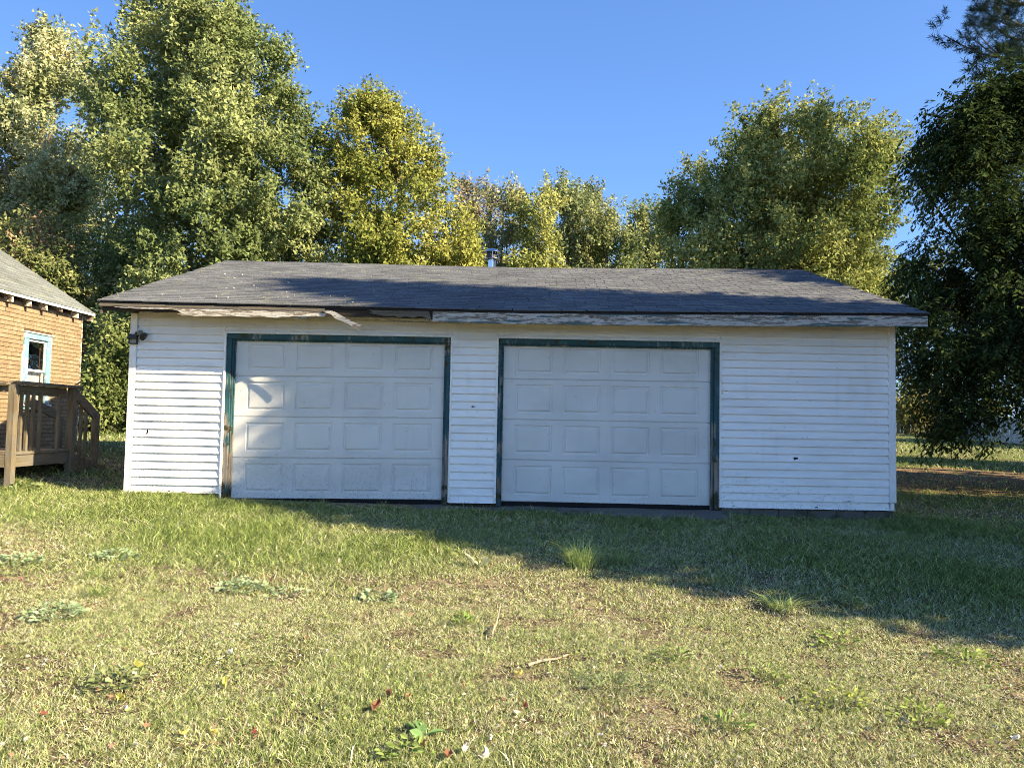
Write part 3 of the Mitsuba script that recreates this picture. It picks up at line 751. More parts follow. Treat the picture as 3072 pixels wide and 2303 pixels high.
# the stair runs down behind the deck, between two sloping rails
for x, ya, yb in ((DX, DK2 + .06, 2.32), (DX - 1.0, 2.1, 3.0)):
    part('wooden_deck__stair_rail', beam((x - .01, ya, 1.375 if ya < 2 else 1.26), (x - .01, yb, 1.02), .04, .15), 'deck_wood_y')
    part('wooden_deck__stringer', beam((x - .05, DK2, .38), (x - .05, 2.6, .10), .04, .24), 'deck_wood_y')
for y in (1.92, 2.06):
    part('wooden_deck__baluster', box(DX - .053, DX - .012, y - .020, y + .020, .30, 1.24 - .5 * (y - 1.9), .004), 'deck_wood_z')
for k, (y, z) in enumerate(((1.78, .40), (2.06, .29))):
    part('wooden_deck__stair_tread', box(DX - 1.02, DX - .07, y - .14, y + .14, z - .04, z, .004), 'deck_wood_x')
part('wooden_deck__brace', beam((-7.2, DK1 + .04, .36), (-6.64, DK1 + .02, .08), .04, .10), 'deck_wood_x')
# curled leaf on the rail end
cl = np.array([[0, 0, 0], [.05, .03, .015], [.05, -.025, .012], [.11, .03, .05], [.11, -.02, .045], [.15, .005, .085]])
solo('dry_leaf', (cl @ np.array([[.1, 1, 0], [1, -.1, 0], [0, 0, 1]]) + [DX + .02, 1.60, 1.482], np.array([[0, 1, 2], [1, 3, 4], [1, 4, 2], [3, 5, 4]])), 'leaf_surface', 'curled brown leaf standing on the end of the deck rail', 'leaf', color=np.tile([.20, .15, .07], (6, 1)))

# ------------------------------------------------------------------ fences at the far right
FW = thing('white_fence', 'pale board fence in the shade behind the hanging branches at right', 'fence')
fp = [(28.2, 41.6), (30.73, 40.0), (30.62, 37.9), (30.30, 36.0)]
def fence_run(name, p, q, z0a, z0b, h, n, m, gap=.012, th=.025):
    p, q = np.array(p, float), np.array(q, float)
    L = np.linalg.norm(q - p); d = (q - p) / L
    nrm = np.array([-d[1], d[0]])
    for k in range(n):
        a, b = p + d * L * k / n, p + d * (L * (k + 1) / n - gap)
        za, zb = z0a + (z0b - z0a) * k / n, z0a + (z0b - z0a) * (k + 1) / n
        V = np.array([[*(e + nrm * s * th / 2), zz] for e, zz0 in ((a, za), (b, zb)) for s in (-1, 1) for zz in (zz0, zz0 + h)])
        part(name, trimesh.convex.convex_hull(V), m)
fence_run('white_fence__board', (29.6, 40.6), (32.3, 38.6), .57, .34, 1.55, 14, 'pale_fence')
fence_run('white_fence__board', (32.62, 38.3), (36.5, 35.3), .32, .02, 1.52, 18, 'pale_fence')
for (x, y, z, m, w) in ((29.5, 40.5, .52, 'fence_post_dark', .14), (32.42, 38.5, .30, 'fence_post_dark', .22), (33.0, 37.6, .22, 'pale_fence', .14)):
    part('white_fence__post', box(x - w / 2, x + w / 2, y - .1, y + .1, z - .2, z + 1.62, .01), m)
part('white_fence__rail', beam((29.55, 40.45, 2.06), (32.3, 38.45, 1.86), .06, .09), 'pale_fence')
OF = thing('wooden_fence', 'old brown board fence far behind the right corner of the garage', 'fence')
fence_run('wooden_fence__board', (29.8, 53.0), (36.0, 48.2), .88, .62, 1.85, 30, 'fence_wood', gap=.03)
for k in range(5):
    t = k / 4 + .04
    x, y = 29.8 + 6.2 * t, 52.9 - 4.8 * t - .12
    part('wooden_fence__post', box(x - .07, x + .07, y - .07, y + .07, .4, 2.85 - .26 * t, .01), 'dark_wood')
part('wooden_fence__rail', beam((29.8, 52.88, 2.5), (36.0, 48.08, 2.25), .05, .09), 'fence_wood')

# ------------------------------------------------------------------ trees
def leaf_quads(pos, axis, nrm, ln, wd, col, fold=.12):
    n = len(pos)
    a = axis / (np.linalg.norm(axis, axis=1, keepdims=True) + 1e-9)
    b = np.cross(a, nrm); b /= np.linalg.norm(b, axis=1, keepdims=True) + 1e-9
    c = np.cross(b, a)
    ln, wd = np.broadcast_to(ln, (n,))[:, None], np.broadcast_to(wd, (n,))[:, None]
    V = np.stack([pos, pos + a * ln * .45 + b * wd * .5 + c * wd * fold, pos + a * ln, pos + a * ln * .45 - b * wd * .5 + c * wd * fold], 1).reshape(-1, 3)
    o = np.arange(n)[:, None] * 4
    F = np.concatenate([o + [0, 1, 2], o + [0, 2, 3]], 0)
    return V, F, np.repeat(col, 4, 0)

def leaf_tris(pos, axis, nrm, ln, wd, col):
    """Far leaves: one pointed triangle each."""
    n = len(pos)
    a = axis / (np.linalg.norm(axis, axis=1, keepdims=True) + 1e-9)
    b = np.cross(a, nrm); b /= np.linalg.norm(b, axis=1, keepdims=True) + 1e-9
    ln, wd = np.broadcast_to(ln, (n,))[:, None], np.broadcast_to(wd, (n,))[:, None]
    V = np.stack([pos + b * wd * .5, pos + a * ln, pos - b * wd * .5 + a * ln * .15], 1).reshape(-1, 3)
    return V, np.arange(3 * n).reshape(-1, 3), np.repeat(col, 3, 0)

def in_profile(rows, z):
    r = np.array(sorted(rows))
    return np.interp(z, r[:, 0], r[:, 1]), np.interp(z, r[:, 0], r[:, 2])

def crown(rng, rows, Y, deep, n_shoot, n_leaf, L, ln, c1, c2, up=.8, gap=.35, spread=.16, aspect=.6, noise_s=.55, dry=None, dry_p=0., zmin=None, droop=0., outer=.45, shrink=.45, fill=0., per=8, clump=.34, far=True):
    rows = list(rows)
    zs = np.array([r[0] for r in rows]); z0, z1 = (zmin if zmin is not None else zs.min()), zs.max() - .55 * L - .2
    zg = np.linspace(z0, z1, 200)
    xl, xr = in_profile(rows, zg)
    w = (xr - xl) + .25
    cdf = np.cumsum(w ** 1.25); cdf /= cdf[-1]
    S = np.zeros((0, 3)); O = np.zeros((0, 3))
    seed = rng.integers(1, 9999)
    n_c = max(8, n_shoot // per)
    while len(S) < n_c:
        m = n_c * 2
        z = np.interp(rng.random(m), cdf, zg)
        xl, xr = in_profile(rows, z)
        th = rng.random(m) * 2 * np.pi
        rad = rng.random(m) ** outer
        a = np.maximum((xr - xl) / 2 - shrink, .12)
        lob = .74 + .34 * nnoise(np.stack([np.cos(th) * 1.7 + 5, np.sin(th) * 1.7 + 5, z * .55], 1), seed)
        p = np.stack([(xl + xr) / 2 + a * rad * lob * np.cos(th), Y + a * deep * rad * lob * np.sin(th), z], 1)
        keep = nfbm(p * noise_s, 2, seed + 1) > gap
        keep |= rng.random(m) < fill
        S = np.vstack([S, p[keep]]); O = np.vstack([O, np.stack([np.cos(th), np.sin(th) * .9, 0 * th], 1)[keep] * rad[keep, None]])
    S, O = S[:n_c], O[:n_c]
    pick = np.arange(n_shoot) % n_c
    off = rng.standard_normal((n_shoot, 3)); off /= np.linalg.norm(off, axis=1, keepdims=True)
    S, O = S[pick] + off * clump * (.4 + .6 * rng.random((n_shoot, 1))), O[pick]
    top = np.clip((S[:, 2] - z0) / max(z1 - z0, .1), 0, 1)
    D = off * .55 + O * (.75 - .25 * top[:, None]) + np.array([0, 0, 1.0]) * (up * (.55 + .6 * top[:, None])) + .45 * rng.standard_normal((n_shoot, 3))
    D /= np.linalg.norm(D, axis=1, keepdims=True)
    Ls = L * (.55 + .8 * rng.random(n_shoot))
    t = rng.random((n_shoot, n_leaf)) ** .85
    pos = S[:, None] + D[:, None] * (t * Ls[:, None])[..., None] + spread * rng.standard_normal((n_shoot, n_leaf, 3)) * (1.15 - .6 * t)[..., None]
    pos[..., 2] -= droop * t ** 2 * Ls[:, None]
    pos = pos.reshape(-1, 3)
    N = len(pos)
    ax = np.repeat(D, n_leaf, 0) * .5 + .8 * rng.standard_normal((N, 3)) + [0, 0, -.25]
    nm = rng.standard_normal((N, 3)) * .62 + np.repeat(O + .5 * off, n_leaf, 0) * .5 + [.42, -.30, .58]
    f1 = nfbm(pos * .45, 3, seed + 2)[:, None]
    mixv = np.clip((f1 - .32) * 2.4 + .25 * rng.standard_normal((N, 1)), 0, 1)
    col = np.array(c1) * (1 - mixv) + np.array(c2) * mixv
    if dry is not None:
        dm = (nfbm(pos * .7, 2, seed + 3)[:, None] + .3 * (rng.random((N, 1)) - .5)) > (1 - dry_p)
        col = np.where(dm, np.array(dry) * (.7 + .6 * rng.random((N, 1))), col)
    col = col * (.72 + .56 * rng.random((N, 1)))
    lns = ln * (.7 + .6 * rng.random(N))
    return (leaf_tris if far else leaf_quads)(pos, ax, nm, lns, lns * aspect * (1.15 if far else 1), np.clip(col, .01, .9)), S

def limbs(rng, x, y, height, r0, S, count, lean=(0, 0), low=.25):
    z0 = float(gz(x, y)) - .2
    n = 9
    tt = np.linspace(0, 1, n)
    wob = np.cumsum(rng.standard_normal((n, 2)) * .05 * height / 10, 0)
    wob -= wob[:1]
    P = np.stack([x + lean[0] * tt + wob[:, 0], y + lean[1] * tt + wob[:, 1], z0 + (height - z0) * tt], 1)
    trunk = tube(P, r0 * (1 - tt) ** .8 + .02, 9)
    out = []
    idx = rng.permutation(len(S))
    for i in idx[:count]:
        q = S[i]
        zt = np.clip((q[2] - z0) * (.35 + .4 * rng.random()), (height - z0) * low * .6, (height - z0) * .85)
        a = zt / (height - z0)
        p = np.array([np.interp(a, tt, P[:, k]) for k in range(3)])
        s = np.linspace(0, 1, 6)[:, None]
        midp = p + (q - p) * s + np.array([0, 0, 1]) * (np.sin(s * np.pi) * .12 * np.linalg.norm(q - p)) * (1 if rng.random() < .5 else -.4) + .05 * rng.standard_normal((6, 3)) * (s * (1 - s) * 4)
        out.append(tube(midp, np.linspace(r0 * .40 * (1 - a) + .025, .016, 6), 5))
    return trunk, out

def tree(name, label, seed, rows, Y, tx, height, r0, crown_kw, n_limb=12, surface='leaf_surface', group=None, lean=(0, 0), cat='tree'):
    rng = np.random.default_rng(seed)
    k = thing(name, label, cat, group)
    (V, F, C), S = crown(rng, rows, Y, **crown_kw)
    part(k + '__crown', (V, F), surface, color=C, kind='stuff')
    tr, ls = limbs(rng, tx, Y, height, r0, S, n_limb, lean)
    part(k + '__trunk', tr, 'bark', smooth=True)
    for m in ls:
        part(k + '__limb', m, 'bark', smooth=True)
    return k

SIL = {'big': [(16.19, -12.01, -11.72), (15.62, -12.39, -11.41), (15.25, -12.78, -9.9), (14.78, -12.97, -9.36), (14.07, -13.31, -8.7), (13.36, -14.43, -7.76), (12.42, -14.73, -7.15), (11.49, -14.86, -6.66), (10.21, -14.62, -6.16), (8.48, -14.37, -5.83), (6.75, -14.24, -5.72), (5.04, -14.04, -5.78), (2.77, -13.6, -5.94)],
       'poplar': [(17.17, -19.62, -19.07), (16.46, -20.06, -18.69), (15.48, -20.49, -17.72), (13.94, -21.23, -16.99), (12.54, -22.11, -16.66), (11.43, -22.33, -16.61), (10.32, -22.27, -16.69), (9.22, -22.07, -16.91), (8.12, -21.74, -17.54)],
       'yellow': [(13.22, -5.47, -4.63), (12.73, -5.99, -4.2), (12.12, -6.57, -4), (11.28, -6.84, -3.09), (10.44, -6.93, -2.36), (9.36, -6.95, -2.07), (8.4, -6.92, -1.66), (7.45, -6.84, -1.05), (6.5, -6.86, -0.88), (5.31, -6.71, -1.07)],
       'round': [(12.21, 8.21, 9.28), (11.79, 7.56, 11.07), (11.49, 7.2, 12.02), (11.07, 6.57, 13.09), (10.3, 5.85, 13.8), (9.44, 5.44, 14.04), (8.66, 5.2, 13.97), (7.7, 5.21, 13.54), (6.98, 5.27, 12.94), (5.79, 5.4, 12.58), (4.84, 5.76, 12.34)],
       'm1': [(13.9, -2.85, -2.06), (13.1, -3.1, -1.17), (12.04, -3.08, -0.97), (10.62, -3.05, -0.86), (9.21, -3.01, -0.83), (7.45, -2.98, -0.8)],
       'm2': [(12.79, -1.34, -0.77), (12.22, -1.49, 0.14), (11.23, -1.55, 0.32), (9.92, -1.52, 0.42), (8.61, -1.49, 0.44), (6.99, -1.46, 0.47)],
       'm3': [(11.95, 0.2, 1.12), (11.49, 0.13, 1.59), (10.55, 0.07, 1.79), (9.47, 0.02, 1.85), (8.23, -0.04, 1.87), (6.69, -0.01, 1.9)],
       'm4': [(13.34, 1.96, 2.72), (12.67, 1.72, 3.14), (11.57, 1.66, 3.41), (10.22, 1.68, 3.59), (8.88, 1.7, 3.61), (7.21, 1.73, 3.63)],
       'm5': [(13.57, 3.22, 4.01), (12.85, 2.88, 4.28), (11.79, 2.8, 4.47), (10.72, 2.73, 4.57), (9.31, 2.75, 4.67), (7.55, 2.78, 4.7)],
       'm6': [(11.53, 4.13, 5.26), (11.01, 3.89, 5.67), (10.19, 3.74, 5.84), (8.71, 3.68, 5.86), (7.09, 3.7, 5.88)],
       'm7': [(13.04, 6.91, 7.9), (12.3, 6.2, 8.35), (11.21, 5.85, 8.63), (9.58, 5.87, 8.91), (7.78, 5.89, 8.93)],
       'willow': [(8.9, 12.95, 13.87), (8.23, 12.75, 14.39), (7.44, 12.68, 14.52), (6.65, 12.74, 14.58), (5.33, 12.93, 14.5)],
       'pecan': [(8.92, 10.19, 12.19), (8.46, 9.81, 11.97), (8.1, 9.43, 11.62), (7.78, 9.01, 11.27), (7.36, 8.46, 11.61), (6.87, 8.15, 11.94), (6.04, 8.08, 12.26), (5.42, 7.97, 12.59), (4.67, 7.86, 12.57), (3.71, 7.82, 12.55), (2.83, 7.76, 12.53), (2.43, 7.81, 12.18), (2.08, 8.08, 10.83), (1.73, 8.28, 9.75), (1.43, 8.47, 9.14), (1.13, 8.64, 8.87)],
       'under1': [(7.63, -16.26, -15.17), (7.08, -17.11, -14.05), (6.31, -17.5, -13.57), (4.77, -17.42, -13.18), (2.59, -17.3, -12.97), (0.75, -17.2, -12.99)],
       'under2': [(9, -15.83, -14.94), (8.23, -16.43, -14.15), (7.21, -16.64, -13.85), (5.42, -16.49, -13.65), (2.9, -16.3, -13.41), (0.76, -16.2, -13.32)],
       'under3': [(4.28, -12.68, -11.65), (3.66, -13, -11.32), (2.74, -13.06, -11.18), (1.52, -13.01, -11.13), (0.61, -12.91, -11.09)]}
tree('broadleaf_tree', 'tallest dense green tree, rising above the left half of the garage roof', 101, SIL['big'], 16, -10.4, 14.2, .30,
     dict(deep=.9, n_shoot=4300, n_leaf=46, L=.75, ln=.130, c1=(.16, .21, .08), c2=(.34, .385, .165), up=.9, gap=.37, fill=.15, zmin=1.2, spread=.13, shrink=.25), 16)
tree('poplar_tree', 'tall pale yellow-green tree at the upper left corner, sky showing under its crown', 102, SIL['poplar'], 21, -19.2, 16.4, .26,
     dict(deep=.8, n_shoot=1300, n_leaf=46, L=1.0, ln=.145, c1=(.27, .31, .14), c2=(.47, .49, .29), up=1.1, gap=.40, dry=(.52, .48, .25), dry_p=.28, spread=.14), 16)
tree('yellowing_tree', 'yellowing tree behind the middle of the garage roof, left of the stove pipe', 143, SIL['yellow'], 17, -4.1, 12.4, .22,
     dict(deep=.9, n_shoot=2500, n_leaf=44, L=.70, ln=.122, fill=.25, c1=(.20, .24, .06), c2=(.40, .40, .11), up=.75, gap=.41, dry=(.48, .46, .14), dry_p=.22, zmin=2.0, spread=.13), 12)
tree('round_tree', 'broad round-crowned tree behind the right end of the garage roof', 104, SIL['round'], 17, 9.9, 11.8, .24,
     dict(deep=.9, n_shoot=3500, n_leaf=46, L=.85, ln=.128, c1=(.17, .22, .07), c2=(.37, .40, .145), up=.8, gap=.33, fill=.2, shrink=.15, dry=(.48, .48, .16), dry_p=.24, zmin=2.0, spread=.13), 22)
MID = [('m1', 30, -1.95, 'brownish tree top right behind the stove pipe', (.24, .245, .13), (.44, .38, .24), (.48, .40, .26), .30),
       ('m2', 27, -.5, 'small rusty-topped tree just right of the stove pipe', (.19, .23, .10), (.36, .35, .18), (.46, .39, .25), .28),
       ('m3', 25, .95, 'bright yellow-green tree in the middle of the distant row', (.27, .31, .09), (.46, .47, .17), None, 0),
       ('m4', 28, 2.6, 'slender grey-green tree, tallest of the distant middle row', (.18, .23, .11), (.36, .39, .19), None, 0),
       ('m5', 30, 3.7, 'grey-green tree right of the slender one in the distant row', (.18, .22, .11), (.38, .40, .20), None, 0),
       ('m6', 27, 4.7, 'low bushy tree in the distant row, right of its middle', (.17, .22, .09), (.36, .385, .17), None, 0),
       ('m7', 31, 7.4, 'low bushy tree at the right end of the distant row, beside the round tree', (.17, .22, .09), (.37, .39, .17), None, 0)]
for i, (k, Y, tx, lab, c1, c2, dry, dp) in enumerate(MID):
    tree('distant_tree', lab, 200 + i, SIL[k], Y, tx, SIL[k][0][0] - 1, .13,
         dict(deep=1.0, n_shoot=520, n_leaf=46, L=1.1, ln=.145, c1=c1, c2=c2, up=1.5, gap=.36, spread=.12, dry=dry, dry_p=dp, zmin=3.2, shrink=.08), 6, group='row of trees far behind the garage')
tree('drooping_tree', 'sunlit pale green tree low behind the right slope of the roof', 120, SIL['willow'], 20, 13.6, 8.2, .12,
     dict(deep=1.0, n_shoot=420, n_leaf=44, L=.8, ln=.13, c1=(.28, .32, .11), c2=(.48, .49, .20), up=.3, gap=.3, droop=.5, zmin=3.0, shrink=.3), 5)
tree('understory_tree', 'low dark tree with rusty patches behind the house roof at the left edge', 130, SIL['under1'], 15, -15.4, 6.8, .12,
     dict(deep=.8, n_shoot=900, n_leaf=44, L=.75, ln=.13, c1=(.13, .165, .06), c2=(.31, .33, .14), up=.4, gap=.47, dry=(.42, .28, .18), dry_p=.36, zmin=.8), 10)
tree('understory_tree', 'low dark tree standing between the house roof and the tallest tree', 131, SIL['under2'], 19, -15.1, 8.0, .12,
     dict(deep=.8, n_shoot=800, n_leaf=44, L=.75, ln=.13, c1=(.12, .165, .06), c2=(.28, .32, .13), up=.4, gap=.47, zmin=.9), 10)
tree('understory_tree', 'sunlit leafy bush in the gap between the house and the garage', 132, SIL['under3'], 13.5, -12.1, 3.6, .08,
     dict(deep=.8, n_shoot=340, n_leaf=40, L=.6, ln=.12, c1=(.13, .175, .06), c2=(.32, .36, .14), up=.3, gap=.45, zmin=.75), 6, cat='bush')
# woods that read as one mass behind
def woods(name, label, seed, x0, x1, y, h0, h1, n_shoot, c1, c2, ln=.22):
    rng = np.random.default_rng(seed)
    x = x0 + (x1 - x0) * rng.random(n_shoot)
    hh = h0 + (h1 - h0) * nfbm(np.stack([x * .22, 0 * x, 0 * x], 1), 3, seed)
    base = gz0(x, np.full_like(x, y))
    z = base + .2 + (hh - .2) * rng.random(n_shoot) ** .8
    S = np.stack([x, y + 2.2 * (rng.random(n_shoot) - .5), z], 1)
    D = np.array([0, -.35, .7]) + .6 * rng.standard_normal((n_shoot, 3)); D /= np.linalg.norm(D, axis=1, keepdims=True)
    nl = 26
    t = rng.random((n_shoot, nl))
    pos = (S[:, None] + D[:, None] * (t * 1.3)[..., None] + .22 * rng.standard_normal((n_shoot, nl, 3))).reshape(-1, 3)
    N = len(pos)
    m = np.clip((nfbm(pos * .4, 3, seed + 4)[:, None] - .35) * 2.5, 0, 1)
    col = (np.array(c1) * (1 - m) + np.array(c2) * m) * (.7 + .6 * rng.random((N, 1)))
    V, F, C = leaf_tris(pos, rng.standard_normal((N, 3)), rng.standard_normal((N, 3)) + [0, -.2, .6], ln * (.7 + .6 * rng.random(N)), ln * .62, col)
    key = thing(name, label, 'woods')
    labels[key]['kind'] = 'stuff'
    scene[key] = mikit.ply((V, F), 'leaf_surface', color=C)
woods('woods', 'wood edge far behind the left side of the yard', 301, -34, -4, 27, 7.5, 10.5, 2600, (.13, .17, .06), (.27, .31, .12))
woods('woods', 'wood edge far behind the garage roof in the middle', 302, -5, 11, 37, 8.5, 10.5, 1100, (.13, .17, .06), (.27, .31, .12))
woods('woods', 'wood edge beyond the fences at the right', 303, 19, 62, 58, 13.0, 19.0, 1900, (.12, .155, .06), (.25, .28, .11), ln=.36)
# dark compound-leaved tree at the right edge
def pinnate(rng, S, D, n_frond, c1, c2, frond=.34, leaflet=.105):
    """Drooping compound leaves: pairs of long leaflets along a stalk."""
    n = len(S)
    st = np.repeat(S, n_frond, 0) + .20 * rng.standard_normal((n * n_frond, 3))
    d = np.repeat(D, n_frond, 0) * .6 + .7 * rng.standard_normal((n * n_frond, 3)) + [0, 0, .1]
    d /= np.linalg.norm(d, axis=1, keepdims=True)
    k = 9
    t = np.linspace(.12, 1, k)
    fl = frond * (.7 + .6 * rng.random(len(st)))
    side = np.cross(d, [0, 0, 1.0]); side /= np.linalg.norm(side, axis=1, keepdims=True) + 1e-6
    pos = st[:, None] + d[:, None] * (t * fl[:, None])[..., None] + np.array([0, 0, -1.0]) * ((t ** 2) * fl[:, None] * .7)[..., None]
    sg = np.where(np.arange(k) % 2 == 0, 1.0, -1.0)
    ax = side[:, None] * sg[None, :, None] * .85 + d[:, None] * .6 + np.array([0, 0, -1.0]) * (.55 + .3 * t)[None, :, None] + .18 * rng.standard_normal((len(st), k, 3))
    nm = np.array([0, 0, 1.0]) + d[:, None] * .3 + .35 * rng.standard_normal((len(st), k, 3))
    pos, ax, nm = pos.reshape(-1, 3), ax.reshape(-1, 3), nm.reshape(-1, 3)
    N = len(pos)
    m = np.repeat(rng.random((len(st), 1)), k, 0)
    col = (np.array(c1) * (1 - m) + np.array(c2) * m) * (.75 + .5 * rng.random((N, 1)))
    l = leaflet * (.75 + .5 * rng.random(N))
    return leaf_quads(pos, ax, nm, l, l * .36, col)
rng = np.random.default_rng(401)
PK = thing('dark_tree', 'dark tree with long drooping leaves, its branches hanging low at the right edge', 'tree')
_, S = crown(rng, SIL['pecan'], 5.9, deep=.75, n_shoot=2000, n_leaf=1, L=.3, ln=.1, c1=(.1, .1, .1), c2=(.1, .1, .1), gap=.44, noise_s=.75, outer=.5, shrink=.25, fill=.05, per=7, clump=.42)
hangS = np.array([[8.75, 5.3, .95], [8.7, 5.35, 1.15], [8.85, 5.3, 1.3], [8.6, 5.4, 1.45], [9.0, 5.4, 1.4], [9.3, 5.4, 1.35], [9.5, 5.4, 1.25], [10.4, 5.5, 1.6], [10.6, 5.5, 1.5], [8.9, 5.4, 1.6], [8.3, 5.5, 1.65], [9.8, 5.5, 1.6]])
hangS = np.repeat(hangS, 9, 0) + .11 * rng.standard_normal((108, 3)) * [1, 1, .6]
S = np.vstack([S, hangS])
Dp = np.stack([S[:, 0] - 11.3, S[:, 1] - 6.2, 0 * S[:, 0] + .2], 1); Dp /= np.linalg.norm(Dp, axis=1, keepdims=True)
V, F, C = pinnate(rng, S, Dp, 5, (.030, .052, .020), (.085, .125, .040), leaflet=.125)
part('dark_tree__crown', (V, F), 'gloss_leaf_surface', color=C, kind='stuff')
tr, ls = limbs(rng, 11.6, 6.6, 8.8, .24, S[:-108][S[:-108, 2] > 2.6], 30, (-.3, .2), low=.45)
part('dark_tree__trunk', tr, 'bark', smooth=True)
for m in ls:
    part('dark_tree__limb', m, 'bark', smooth=True)
# pine over the right edge
def needles(rng, tips, dirs, n, ln, c1, c2, wd=.012):
    pos = np.repeat(tips, n, 0) + np.repeat(dirs, n, 0) * (rng.random((len(tips) * n, 1)) * .30)
    d = np.repeat(dirs, n, 0) * .7 + .75 * rng.standard_normal((len(pos), 3)); d /= np.linalg.norm(d, axis=1, keepdims=True)
    N = len(pos)
    m = rng.random((N, 1))
    col = np.array(c1) * (1 - m) + np.array(c2) * m
    return leaf_quads(pos, d, rng.standard_normal((N, 3)), ln * (.7 + .6 * rng.random(N)), wd, col, fold=0)
rng = np.random.default_rng(402)
PN = thing('pine_tree', 'dark pine reaching in from the top right corner', 'tree')
tips, dirs, brs = [], [], []
for k in range(30):
    z = 7.9 + 7.6 * (k / 30) + .2 * rng.standard_normal()
    a = rng.random() * 2 * np.pi if k % 2 else math.pi * (.8 + .5 * rng.random())
    L = 2.5 * (1 - .40 * (z - 8.6) / 7) * (.65 + .5 * rng.random())
    p0 = np.array([14.6, 11, z]); d = np.array([math.cos(a), math.sin(a), .18 + .2 * rng.random()])
    p1 = p0 + d * L + [0, 0, .35]
    s = np.linspace(0, 1, 6)[:, None]
    pth = p0 + (p1 - p0) * s - np.array([0, 0, .35]) * np.sin(s * np.pi)
    brs.append(tube(pth, np.linspace(.055, .012, 6), 5))
    for j in range(17):
        t = .28 + .72 * rng.random()
        q = np.array([np.interp(t, s[:, 0], pth[:, c]) for c in range(3)])
        dd = d * .6 + .55 * rng.standard_normal(3) + [0, 0, .3]; dd /= np.linalg.norm(dd)
        tips.append(q + dd * (.15 + .35 * rng.random())); dirs.append(dd)
V, F, C = needles(rng, np.array(tips), np.array(dirs), 70, .17, (.016, .034, .026), (.040, .062, .042), .016)
part('pine_tree__crown', (V, F), 'leaf_surface', color=C, kind='stuff')
for m in brs:
    part('pine_tree__branch', m, 'bark', smooth=True)
part('pine_tree__trunk', tube([(14.7, 11, -.3), (14.6, 11, 6), (14.6, 11, 16.6)], [.26, .2, .03], 10), 'bark', smooth=True)
# two conifers beside the photographer, outside the frame, whose shadow lies over the garage and lawn
def spruce(seed, x, y, h, prof, label, n=2300):
    rng = np.random.default_rng(seed)
    k = thing('spruce_tree', label, 'tree')
    pr = np.array(prof)
    z = pr[0, 0] + (pr[-1, 0] - pr[0, 0]) * (1 - np.sqrt(rng.random(n)))
    r = np.interp(z, pr[:, 0], pr[:, 1])
    a = rng.random(n) * 2 * np.pi
    rr = r * rng.random(n) ** .42 * (.82 + .3 * nnoise(np.stack([np.cos(a) * 2 + 4, np.sin(a) * 2 + 4, z * .9], 1), seed))
    P = np.stack([x + rr * np.cos(a), y + rr * np.sin(a), z], 1)
    D = np.stack([np.cos(a), np.sin(a), -.15 + 0 * a], 1) + .3 * rng.standard_normal((n, 3))
    m = 16
    pos = np.repeat(P, m, 0) + .24 * rng.standard_normal((n * m, 3)) * [1, 1, .6]
    d = np.repeat(D, m, 0) + .5 * rng.standard_normal((n * m, 3))
    mm = rng.random((n * m, 1))
    col = np.array((.022, .042, .022)) * (1 - mm) + np.array((.05, .075, .04)) * mm
    V, F, C = leaf_quads(pos, d, rng.standard_normal((n * m, 3)) + [0, 0, 1.2], .30 * (.7 + .6 * rng.random(n * m)), .13, col)
    part(k + '__crown', (V, F), 'leaf_surface', color=C, kind='stuff')
    part(k + '__trunk', tube([(x, y, -.7), (x, y, h * .5), (x, y, h - .3)], [.24, .16, .02], 10), 'bark', smooth=True)
spruce(411, 11.8, -5.45, 14.0, [(1.2, 2.1), (2.4, 2.45), (4.8, 2.45), (6.7, 2.35), (8.0, 2.0), (9.2, 1.75), (10.5, 1.4), (11.1, 1.0), (12.0, .65), (12.9, .36), (14.0, .03)], 'tall spruce beside the viewer, casting its shadow over the garage', 4200)
spruce(412, 14.9, -1.15, 11.5, [(1.0, 2.2), (3.0, 2.5), (5.4, 2.5), (7.8, 2.0), (9.5, 1.3), (10.1, 1.1), (10.6, .8), (11.5, .05)], 'shorter spruce behind the tall one, shading the right end of the roof', 3200)


for sd, x, y, h, w, lab in ((421, 22.5, 12.3, 8.5, 4.2, 'broad tree beyond the right edge of the picture, shading the bare strip'), (422, 39.5, 38.5, 10.0, 5.5, 'broad tree beyond the right edge of the picture, shading the fence'), (423, 17.5, 4.2, 9.0, 4.5, 'broad tree beyond the right edge of the picture, shading the hanging branches'), (424, 35.5, 32.0, 9.5, 5.0, 'broad tree beyond the right edge of the picture, shading the grass along the fence')):
    z = float(gz(x, y))
    rows = [(z + h, x - .8, x + .8), (z + h * .85, x - w * .7, x + w * .7), (z + h * .55, x - w, x + w), (z + 1.6, x - w * .75, x + w * .75)]
    tree('shade_tree', lab, sd, rows, y, x, h * .85, .2, dict(deep=1.0, n_shoot=700, n_leaf=30, L=1.0, ln=.26, c1=(.14, .19, .06), c2=(.28, .33, .12), up=.5, gap=.38), 6)

